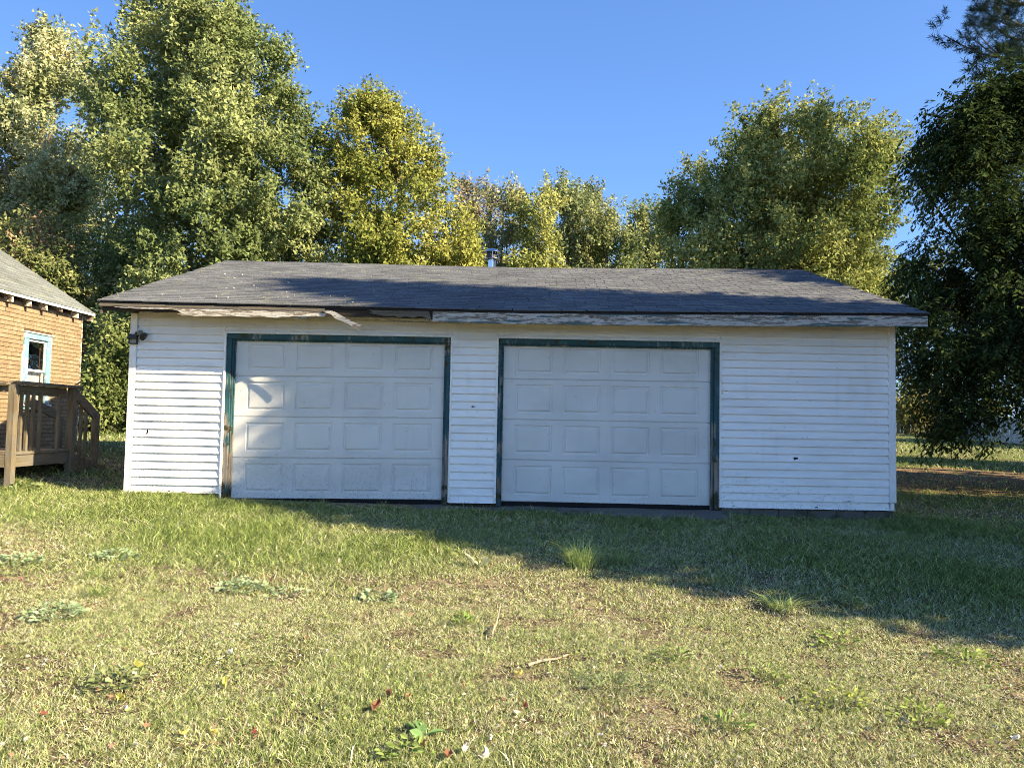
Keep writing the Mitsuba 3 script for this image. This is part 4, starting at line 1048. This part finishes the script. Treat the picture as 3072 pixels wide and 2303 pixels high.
# shrub in front of the far fence
def shrub(name, label, seed, x, y, h, w, n, c1, c2, ln, cat='shrub', dry=None, dp=0):
    rng = np.random.default_rng(seed)
    z = float(gz(x, y))
    rows = [(z + h, x - w * .2, x + w * .2), (z + h * .7, x - w * .5, x + w * .5), (z + .1, x - w * .4, x + w * .4)]
    (V, F, C), S = crown(rng, rows, y, .8, n, 18, h * .35, ln, c1, c2, up=.8, gap=.3, spread=.10, dry=dry, dry_p=dp, shrink=.05)
    k = thing(name, label, cat)
    part(k + '__foliage', (V, F), 'leaf_surface', color=C, kind='stuff')
    st = [tube([(x + .1 * rng.standard_normal(), y, z - .05), ((x + q[0]) / 2, (y + q[1]) / 2, z + (q[2] - z) * .55), q], [.02, .014, .006], 4) for q in S[:7]]
    for s in st:
        part(k + '__stem', s, 'bark')
shrub('shrub', 'yellow-leaved shrub in front of the far brown fence', 501, 30.7, 49.5, 3.2, 3.0, 190, (.24, .24, .08), (.42, .40, .16), .22, dry=(.42, .28, .12), dp=.4)
shrub('shrub', 'bright green bush left of the pale fence', 502, 34.2, 47.0, 2.9, 3.4, 150, (.16, .20, .06), (.34, .36, .13), .22)

# ------------------------------------------------------------------ lawn
rng = np.random.default_rng(77)
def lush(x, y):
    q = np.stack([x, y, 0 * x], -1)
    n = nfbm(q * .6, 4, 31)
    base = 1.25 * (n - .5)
    strip = .60 / (1 + np.exp(-(y + 3.6 + .18 * x) * 1.8))  # lush belt near the garage; its darker green also deepens the shade there
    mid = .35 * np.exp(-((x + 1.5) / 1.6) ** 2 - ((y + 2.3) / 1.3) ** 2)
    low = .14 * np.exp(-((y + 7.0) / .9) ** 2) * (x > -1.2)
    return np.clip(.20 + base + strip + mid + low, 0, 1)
def mottle(x, y):
    return nfbm(np.stack([x, y, 0 * x], -1) * 3.2, 4, 41)
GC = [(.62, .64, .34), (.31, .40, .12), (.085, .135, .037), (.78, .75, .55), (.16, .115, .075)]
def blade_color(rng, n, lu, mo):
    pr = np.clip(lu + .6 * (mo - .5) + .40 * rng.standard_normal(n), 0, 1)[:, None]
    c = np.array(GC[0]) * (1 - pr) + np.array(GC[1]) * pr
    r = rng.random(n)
    c = np.where((r < .14 + .26 * lu)[:, None], np.array(GC[2]), c)  # dark green, commoner where lush, so the shaded lawn reads darker
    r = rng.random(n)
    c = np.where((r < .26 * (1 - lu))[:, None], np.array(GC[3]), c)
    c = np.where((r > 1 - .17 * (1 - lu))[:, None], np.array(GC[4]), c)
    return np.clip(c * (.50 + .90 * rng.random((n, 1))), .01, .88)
def lawn(n, x, y, hmul, wid, seed, curved):
    rng = np.random.default_rng(seed)
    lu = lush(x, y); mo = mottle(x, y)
    h = hmul * ((.008 if not curved else .016) + (.030 if not curved else .056) * lu ** 1.5 + .012 * mo) * (.5 + 1.0 * rng.random(n))
    a = rng.random(n) * 2 * np.pi
    lean = (.35 + 1.9 * rng.random(n) ** 1.4) * (1.35 - .65 * lu)
    b = rng.random(n) * 2 * np.pi
    z = gz(x, y) - .003
    p = np.stack([x, y, z], 1)
    side = np.stack([np.cos(a), np.sin(a), 0 * a], 1)
    d = np.stack([np.cos(b) * lean, np.sin(b) * lean, np.ones(n)], 1); d /= np.linalg.norm(d, axis=1, keepdims=True)
    w = (wid * (.6 + .8 * rng.random(n)))[:, None]
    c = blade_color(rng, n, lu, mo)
    h = h[:, None]
    if not curved:
        h = h * (1 + .35 * lean[:, None])
        p = p + np.array([0, 0, 1.0]) * (.010 * rng.random((n, 1)))
        V = np.stack([p - side * w * .5, p + side * w * .5, p + d * h], 1).reshape(-1, 3)
        return V, np.arange(3 * n).reshape(-1, 3), np.repeat(c, 3, 0)
    bend = np.stack([np.cos(b), np.sin(b), -.35 * np.ones(n)], 1)
    mid = p + d * h * .55
    tip = p + d * h + bend * h * .30
    V = np.stack([p - side * w * .5, p + side * w * .5, mid + side * w * .42, mid - side * w * .42, tip], 1).reshape(-1, 3)
    o = np.arange(n)[:, None] * 5
    F = np.concatenate([o + [0, 1, 2], o + [0, 2, 3], o + [3, 2, 4]], 0)
    return V, F, np.repeat(c, 5, 0)
def area(rng, n, d0, d1, m=1.12, extra=.5):
    d = np.sqrt(d0 ** 2 + (d1 ** 2 - d0 ** 2) * rng.random(n))
    x = (rng.random(n) * 2 - 1) * (d * .68 * m + extra)
    return x, CAM[1] + d
def allowed(x, y):
    g = (np.abs(x) < 4.93) & (y > -.02) & (y < 7.5)
    ap = (x > -3.72) & (x < 2.72) & (y > -.40 + .05 * np.sin(x * 7)) & (y < .2)
    hs = (x < -7.98) & (x > -14) & (y > -3.2) & (y < 4.25)
    return ~(g | ap | hs)
parts_ = []
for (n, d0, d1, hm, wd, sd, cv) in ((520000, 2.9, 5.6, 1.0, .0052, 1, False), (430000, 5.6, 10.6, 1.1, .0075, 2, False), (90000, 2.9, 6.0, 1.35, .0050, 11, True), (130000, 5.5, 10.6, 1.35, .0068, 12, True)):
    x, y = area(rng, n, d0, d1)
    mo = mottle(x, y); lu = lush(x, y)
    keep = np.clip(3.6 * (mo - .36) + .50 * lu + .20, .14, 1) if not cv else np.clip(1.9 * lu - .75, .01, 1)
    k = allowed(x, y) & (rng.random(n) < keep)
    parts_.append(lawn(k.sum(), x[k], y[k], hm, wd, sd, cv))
# beyond the garage, at both sides
for (n, x0, x1, y0, y1, hm, wd, sd) in ((16000, -12, -4.9, .3, 8, 1.3, .012, 3), (9000, -16, -4.9, 8, 17, 1.9, .02, 4), (30000, 4.95, 12, .2, 9, 1.3, .010, 5), (14000, 6, 22, 9, 20, 1.6, .02, 6), (12000, 9, 38, 20, 46, 2.2, .045, 7)):
    x, y = x0 + (x1 - x0) * rng.random(n), y0 + (y1 - y0) * rng.random(n)
    dist = ((x - 11.5) / 7.5) ** 2 + ((y - 8.5) / 5.0) ** 2
    k = allowed(x, y) & ((dist > .7) | (rng.random(n) < .22)) & (rng.random(n) < .35 + 1.1 * mottle(x, y))
    parts_.append(lawn(k.sum(), x[k], y[k], hm, wd, sd, True))
# small round leaves of clover and low weeds among the grass
n = 70000
x, y = area(rng, n, 2.9, 9.0)
k = allowed(x, y) & (rng.random(n) < np.clip(3.6 * (nfbm(np.stack([x, y, 0 * x], -1) * 1.3, 3, 61) - .44), .04, 1))
x, y = x[k], y[k]; n = len(x)
P = np.stack([x, y, gz(x, y) + .010 + .028 * rng.random(n)], 1)
cc = np.array((.24, .35, .13)) * (.5 + .9 * rng.random((n, 1))) + np.array((.14, .12, .03)) * rng.random((n, 1))
parts_.append(leaf_quads(P, rng.standard_normal((n, 3)) * [1, 1, .3], rng.standard_normal((n, 3)) * .5 + [0, 0, 1], .016 * (.7 + .6 * rng.random(n)), .013, cc))
# fragments of dead leaf and straw lying between the blades
n = 48000
x, y = area(rng, n, 2.9, 8.5)
k = allowed(x, y) & (rng.random(n) < np.clip(1.05 - 1.1 * lush(x, y), .05, 1)); x, y = x[k], y[k]; n = len(x)
P = np.stack([x, y, gz(x, y) + .004 + .03 * rng.random(n)], 1)
pal = np.array([(.46, .40, .30), (.30, .20, .13), (.16, .11, .07), (.60, .56, .48), (.09, .065, .045)])
cc = pal[rng.integers(0, 5, n)] * (.7 + .5 * rng.random((n, 1)))
L_ = .008 + .020 * rng.random(n) ** 1.5
litter = leaf_quads(P, rng.standard_normal((n, 3)) * [1, 1, .3], rng.standard_normal((n, 3)) * .5 + [0, 0, 1], L_, L_ * .6, cc, fold=.3)
def cat3(ps):
    V, F, C, o = [], [], [], 0
    for v, f, c in ps:
        V.append(v); F.append(f + o); C.append(c); o += len(v)
    return np.vstack(V), np.vstack(F), np.vstack(C)
V, F, C = cat3(parts_)
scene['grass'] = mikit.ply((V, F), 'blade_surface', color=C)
labels['grass'] = {'label': 'short mottled lawn, dry and yellowish near the viewer and lush green toned darker for the shade', 'category': 'grass', 'kind': 'stuff'}
scene['leaf_litter'] = mikit.ply((litter[0], litter[1]), 'leaf_surface', color=litter[2])
labels['leaf_litter'] = {'label': 'scattered crumbs of dead leaf and straw in the lawn', 'category': 'litter', 'kind': 'stuff'}

# ------------------------------------------------------------------ tufts, weeds, fallen leaves, sticks
ORD = ['leftmost', 'second from left'] + [w + ' from left' for w in 'third fourth fifth sixth seventh eighth ninth tenth eleventh twelfth thirteenth fourteenth fifteenth sixteenth seventeenth eighteenth nineteenth twentieth'.split()]
ORD += ['twenty-' + w + ' from left' for w in 'first second third fourth fifth sixth seventh eighth ninth'.split()] + ['thirtieth from left']
def from_left(spots):
    """For each spot, its place in the order from the picture's left to its right."""
    a = np.array([p[0] / (p[1] - CAM[1]) for p in spots])
    r = np.argsort(np.argsort(a))
    return [ORD[i] if i < len(spots) - 1 else 'rightmost' for i in r]
def tuft(label, seed, x, y, r, h, n, c1=(.17, .27, .07), c2=(.36, .42, .16), wd=.007, cat='grass tuft', group=None):
    rng = np.random.default_rng(seed)
    a = rng.random(n) * 2 * np.pi
    rr = r * .45 * np.sqrt(rng.random(n))
    bx, by = x + rr * np.cos(a), y + rr * np.sin(a)
    out = np.stack([np.cos(a), np.sin(a), 0 * a], 1) * (.25 + .75 * rng.random((n, 1))) + .25 * rng.standard_normal((n, 3)) * [1, 1, 0]
    hh = h * (.45 + .6 * rng.random(n))
    base = np.stack([bx, by, gz(bx, by) - .01], 1)
    segs = np.linspace(0, 1, 5)
    side = np.cross(out, [0, 0, 1.0]); side /= np.linalg.norm(side, axis=1, keepdims=True) + 1e-6
    V = []
    for s in segs:
        c = base + out * (r * 1.1 * s ** 1.9)[None, None].reshape(1, 1) + np.array([0, 0, 1.0]) * (hh * (s - .28 * s ** 3))[:, None]
        w = wd * (1 - s) ** .6 + .0006
        V += [c - side * w / 2, c + side * w / 2]
    V = np.stack(V, 1).reshape(-1, 3)
    o = np.arange(n)[:, None] * 10
    F = np.concatenate([np.concatenate([o + [2 * i, 2 * i + 1, 2 * i + 3], o + [2 * i, 2 * i + 3, 2 * i + 2]], 0) for i in range(4)], 0)
    m = rng.random((n, 1))
    C = np.repeat((np.array(c1) * (1 - m) + np.array(c2) * m), 10, 0)
    return solo('grass_tuft', (V, F), 'blade_surface', label, cat, group, color=C)
tuft('tall green grass tuft at the edge of the shadow in the middle of the lawn', 1, .63, -3.10, .24, .34, 210, (.26, .37, .10), (.50, .58, .25), wd=.009)
tuft('green grass tuft straddling the shadow edge on the right of the lawn', 2, 2.04, -4.12, .20, .17, 110, (.26, .37, .10), (.50, .58, .25), wd=.008)
tuft('small bright grass tuft at the left of the lawn', 3, -2.88, -4.45, .13, .16, 60)
tuft('low tuft of green grass near the left weeds, behind the small bright tuft', 4, -3.12, -3.98, .16, .10, 70)
tuft('wisp of grass in the shade right of the tall middle tuft', 5, 1.0, -2.9, .20, .22, 60)
tuft('bluish spread-out grass tuft low in the right foreground', 6, .55, -5.75, .22, .10, 90, (.15, .22, .11), (.30, .37, .20), .006)
for i, (x, h) in enumerate(((-3.55, .10), (-3.2, .16), (-2.75, .13), (-2.28, .20), (-1.95, .13), (-1.55, .17), (-1.25, .12), (-.7, .10))):
    tuft(f'grass clump on the edge of the concrete apron, {ORD[i]}', 20 + i, x, -.52, .10, h, 32, (.17, .24, .07), (.40, .42, .18), group='grass clumps along the apron edge')
OR2 = ['third from left', 'fourth from left', 'fifth from left', 'leftmost', 'second from left', 'rightmost']
for i, (x, y, h) in enumerate(((3.2, -.5, .16), (3.9, -.35, .14), (4.6, -.45, .12), (2.9, -1.2, .15), (4.2, -1.4, .16), (5.3, -.9, .14))):
    tuft(f'long grass clump in the shade by the right wall, {OR2[i]}', 40 + i, x, y, .20, h, 55, group='grass clumps in the shade by the right wall')

def weed(label, seed, x, y, r, n, ln, c1, c2, h=.095, aspect=.85, cat='weed', up=.35, group=None):
    """A low plant: leaves on short stalks round a centre."""
    rng = np.random.default_rng(seed)
    k = thing('weed_plant', label, cat, group)
    a = rng.random(n) * 2 * np.pi
    rr = r * np.sqrt(rng.random(n))
    bx, by = x + rr * np.cos(a), y + .8 * rr * np.sin(a)
    P = np.stack([bx, by, gz(bx, by) + .01 + h * rng.random(n) * (1.1 - .7 * rr / r)], 1)
    ax = np.stack([np.cos(a), np.sin(a), up * np.ones(n)], 1) + .5 * rng.standard_normal((n, 3)) * [1, 1, .4]
    nm = np.array([0, 0, 1.0]) + .45 * rng.standard_normal((n, 3))
    # each leaf: a rounded six-point blade with a folded midrib
    a_ = ax / np.linalg.norm(ax, axis=1, keepdims=True)
    b_ = np.cross(a_, nm); b_ /= np.linalg.norm(b_, axis=1, keepdims=True)
    c_ = np.cross(b_, a_)
    l = (ln * (.65 + .6 * rng.random(n)))[:, None]
    w = l * aspect
    pts = [(0, 0, 0), (.28, .38, .10), (.68, .42, .08), (1, 0, -.08), (.68, -.42, .08), (.28, -.38, .10), (.5, 0, -.02)]
    V = np.stack([P + a_ * l * s + b_ * w * t + c_ * l * u for s, t, u in pts], 1).reshape(-1, 3)
    o = np.arange(n)[:, None] * 7
    F = np.concatenate([o + [i, (i + 1) % 6, 6] for i in range(6)], 0)
    m = rng.random((n, 1))
    C = np.repeat((np.array(c1) * (1 - m) + np.array(c2) * m) * (.75 + .5 * rng.random((n, 1))), 7, 0)
    part(k + '__foliage', (V, F), 'leaf_surface', color=C, kind='stuff')
    st = [tube([(x + .2 * (q[0] - x), y + .2 * (q[1] - y), q[2] - .03 - h * .5), ((x + q[0]) / 2, (y + q[1]) / 2, q[2] - .012), q], [.003, .0025, .002], 3) for q in P[:14]]
    part(k + '__stalk', join(st), 'leaf_surface', color=np.tile([.20, .24, .10], (sum(len(s[0]) for s in st), 1)), kind='stuff')
BG1, BG2 = (.24, .34, .18), (.44, .54, .32)
weed('large clump of rounded blue-green leaves at the left of the lawn', 61, -2.91, -4.93, .19, 190, .034, BG1, BG2)
weed('round-leaved weed clump left of the middle of the lawn', 62, -1.98, -4.16, .17, 150, .034, BG1, BG2)
weed('weed clump in the grass in front of the left wall section', 63, -3.31, -3.41, .17, 80, .045, BG1, BG2)
weed('weed clump nearest the left edge of the picture', 64, -3.96, -3.65, .18, 80, .045, BG1, BG2)
weed('small weed clump right of the middle of the lawn', 65, -.93, -4.30, .13, 60, .042, BG1, BG2)
weed('yellowish weed clump with a red leaf under it in the left foreground', 66, -1.97, -5.98, .15, 90, .036, (.20, .25, .10), (.36, .40, .20))
weed('faint weed patch beside the round-leaved clump', 67, -1.62, -4.26, .16, 55, .034, BG1, BG2, h=.04)
weed('tiny bright green seedling near the middle stick', 68, -.29, -4.82, .06, 22, .045, (.16, .27, .06), (.28, .36, .10), aspect=.5, up=.9)
weed('pale sprig with upright leaves beside the shadow in the middle of the lawn', 69, -.26, -3.18, .05, 9, .13, (.40, .45, .28), (.58, .60, .45), h=.10, aspect=.35, up=1.1)
weed('big pair of broad leaves low in the middle foreground', 70, -.36, -6.42, .05, 4, .10, (.13, .24, .09), (.20, .33, .13), h=.04, aspect=.62, up=.5)
weed('bright lobed weed at the bottom middle of the picture', 71, -.42, -6.62, .11, 46, .036, (.17, .26, .06), (.29, .37, .12), aspect=.6)
weed('leafy rosette in the right foreground', 72, .98, -5.35, .09, 22, .045, (.13, .22, .06), (.24, .32, .10), aspect=.45, up=.5)
weed('bright rosette right of centre in the foreground', 73, 1.44, -5.60, .11, 30, .042, (.18, .27, .07), (.32, .39, .13), aspect=.5)
weed('yellow-green weed patch in the right foreground', 74, 1.70, -5.90, .16, 70, .034, (.24, .30, .06), (.38, .42, .12), aspect=.6)
weed('bright low weeds near the right bottom corner', 75, 2.06, -6.02, .15, 60, .036, (.20, .29, .06), (.34, .40, .12), aspect=.55)
weed('dandelion-like rosette at the bottom right of the middle', 76, 1.05, -6.22, .10, 24, .052, (.17, .27, .07), (.28, .37, .12), aspect=.35, up=.5)
weed('weed patch far right in the sunny foreground', 77, 2.78, -5.20, .17, 60, .045, (.20, .28, .07), (.32, .38, .13), aspect=.55)
weed('thin leafy sprig standing at the shadow edge on the right', 78, 2.63, -4.0, .07, 40, .045, (.19, .26, .09), (.33, .38, .16), h=.20, aspect=.4)
weed('green weed at the foot of the deck post', 79, -6.38, .22, .14, 26, .09, (.17, .25, .09), (.32, .38, .17), h=.14, aspect=.6)
weed('weedy patch right of centre, left of the leafy rosette', 80, 2.1, -4.95, .16, 55, .05, (.16, .25, .06), (.27, .34, .11), aspect=.5)

def maple(seed, size, flat):
    rng = np.random.default_rng(seed)
    lobes = [(-2.5, .55), (-1.9, .35), (-1.25, .85), (-.75, .45), (0, 1.0), (.75, .45), (1.25, .85), (1.9, .35), (2.5, .55), (math.pi, .12)]
    V = [(0, 0, 0)]
    for a, r in lobes:
        a += .08 * rng.standard_normal(); r *= .85 + .3 * rng.random()
        x, y = r * math.sin(a), r * math.cos(a)
        V.append((x, y, flat * (x * x) + .25 * flat * y * rng.standard_normal() + .10 * rng.standard_normal() * r))
    n = len(lobes)
    F = [[0, i + 1, (i + 1) % n + 1] for i in range(n)]
    return np.array(V) * size * .55, np.array(F)
def oval(seed, size, curl):
    rng = np.random.default_rng(seed)
    V, F = [], []
    for i in range(5):
        t = i / 4
        w = math.sin(math.pi * (.08 + .86 * t)) * .30
        z = curl * (t - .5) ** 2 + .04 * rng.standard_normal()
        V += [(t - .5, -w, z + curl * .4), (t - .5, 0, z - .03), (t - .5, w, z + curl * .35)]
    for i in range(4):
        o = i * 3
        F += [[o, o + 3, o + 4], [o, o + 4, o + 1], [o + 1, o + 4, o + 5], [o + 1, o + 5, o + 2]]
    return np.array(V) * size, np.array(F)
def drop(kind, label, group, spots, size, cols, seed, lift=.022, tilt=.5):
    rng = np.random.default_rng(seed)
    where = from_left(spots)
    for i, (x, y) in enumerate(spots):
        s = size * (.75 + .6 * rng.random())
        v, f = maple(seed * 100 + i, s, .35 + .5 * rng.random()) if kind == 'maple' else oval(seed * 100 + i, s, .5 + .9 * rng.random())
        R = trimesh.transformations.euler_matrix(tilt * rng.standard_normal(), tilt * rng.standard_normal(), rng.random() * 6.28)[:3, :3]
        v = v @ R.T + [x, y, float(gz(x, y)) + lift + .3 * s * .3]
        c = np.array(cols[i % len(cols)]) * (.8 + .4 * rng.random())
        cv = np.clip(c * (.85 + .3 * rng.random((len(v), 1))), .01, .9)
        solo('fallen_leaf', (v, f), 'leaf_surface', label % where[i], 'leaf', group, color=cv)
drop('maple', 'red leaf on the sunny lawn, %s of the red ones', 'red leaves fallen on the lawn', [(-3.73, -4.2), (-3.61, -4.18), (-3.51, -4.2), (-2.44, -5.28), (-2.53, -4.55), (-2.01, -6.06), (-1.86, -6.18), (-1.91, -6.14), (-1.6, -6.44), (-1.66, -6.63), (-1.12, -6.46), (-0.23, -4.57), (-0.67, -4.65), (-0.1, -4.86), (-1.22, -5.18), (-1.06, -3.88), (-1.84, -3.94), (-1.73, -3.92), (-1.23, -6.28), (-1.22, -6.34), (-0.41, -5.73), (-0.01, -6), (0.09, -6.06), (-0.22, -5.85), (0.75, -4.92), (0.83, -5.61), (1.44, -5.86), (0.21, -5.2), (-2.11, -6.36), (-1.92, -5.24)], .045, [(.40, .15, .11), (.46, .22, .16), (.32, .09, .07), (.48, .27, .17)], 5)
drop('oval', 'pale dry leaf on the sunny lawn, %s of the pale ones', 'pale dry leaves fallen on the lawn', [(-4.48, -3.02), (-3.1, -3.75), (-1.44, -3.31), (-2.49, -3.31), (-2.23, -3), (-2.64, -1.63), (-2.04, -6.61), (-1.56, -6.63), (-0.69, -5.89), (-0.06, -6.44), (-0.07, -6.61), (0.43, -6.38), (0.73, -5.1), (0.05, -6.16), (-2.5, -5.69), (-1.57, -5.51), (-0.24, -2.27), (1.22, -5.49), (1.62, -6.26), (-0.47, -6.51), (2.4, -6.26), (-1.05, -5.41), (-1.94, -5.85), (-1.79, -6.26), (-0.17, -6.57)], .034, [(.66, .63, .56), (.56, .52, .44), (.70, .67, .62)], 6)
drop('oval', 'yellow leaf on the sunny lawn, %s of the yellow ones', 'yellow leaves fallen on the lawn', [(-1.44, -5.93), (-1.28, -6.5), (-1.99, -5.75), (-1.4, -6.52), (-1.84, -6.18), (0.07, -5.67)], .044, [(.55, .53, .14), (.56, .46, .14)], 7)
drop('oval', 'brown curled leaf on the sunny lawn, %s of the brown ones', 'brown leaves fallen on the lawn', [(-0.59, -6.04), (-0.49, -6.04), (-0.24, -6.63), (-0.36, -6.53), (-0.62, -6.18)], .050, [(.25, .13, .08), (.33, .20, .11)], 8, tilt=.25)
rng = np.random.default_rng(9)
SPOTS = [(-5.13, 1.28), (-5.03, -0.23), (-4.24, -0.25), (-3.82, -0.15), (-3.64, -0.22), (-3.94, 0.51), (-3.84, 0.54), (-3.94, 1.06), (-3.66, 0.81), (-3.55, 0.62), (-3.05, 0.32), (-3.04, -0.1), (-2.92, -0.07), (-2.88, 0.07), (-3.2, -0.14), (-3.28, 1.17), (-3.29, 1.64), (-3.42, 2.47), (-4.1, 2.45), (-4.21, 1.52), (-4.48, 1.87), (-4.19, 1.84), (-2.21, 0.09), (-2.03, -0.31), (-2.4, 0.06), (-1.92, 0.55), (-5.24, 0.85), (-4.54, -0.09)]
where = from_left(SPOTS)
for i, (x, y) in enumerate(SPOTS):
    v, f = oval(900 + i, .030, .9)
    R = trimesh.transformations.euler_matrix(.3 + .35 * rng.standard_normal(), .35 * rng.standard_normal(), rng.random() * 6.28)[:3, :3]
    v = v @ R.T + [x, y, EZ + (y - EY) * PIT + float(sag(x)) + .038]
    solo('fallen_leaf', (v, f), 'leaf_surface', f'small pale leaf on the garage roof, {where[i]} of those lying there', 'leaf', 'pale leaves lying on the garage roof', color=np.tile(np.array((.62, .60, .55)) * (.8 + .35 * rng.random()), (len(v), 1)))
def stick(label, pts, r):
    P = np.array([(x, y, float(gz(x, y)) + .018 + dz) for x, y, dz in pts])
    solo('stick', tube(P, np.linspace(r, r * .5, len(P)), 6), 'dead_wood', label, 'stick', smooth=True)
stick('bleached stick lying in the middle foreground, right of centre', [(.12, -5.48, 0), (.20, -5.42, .006), (.29, -5.39, .004), (.36, -5.33, .01)], .011)
stick('thin dead twig standing bent in the middle of the lawn', [(-.10, -5.02, 0), (-.085, -4.95, .03), (-.075, -4.88, .02), (-.06, -4.72, .06), (-.05, -4.62, .09)], .007)
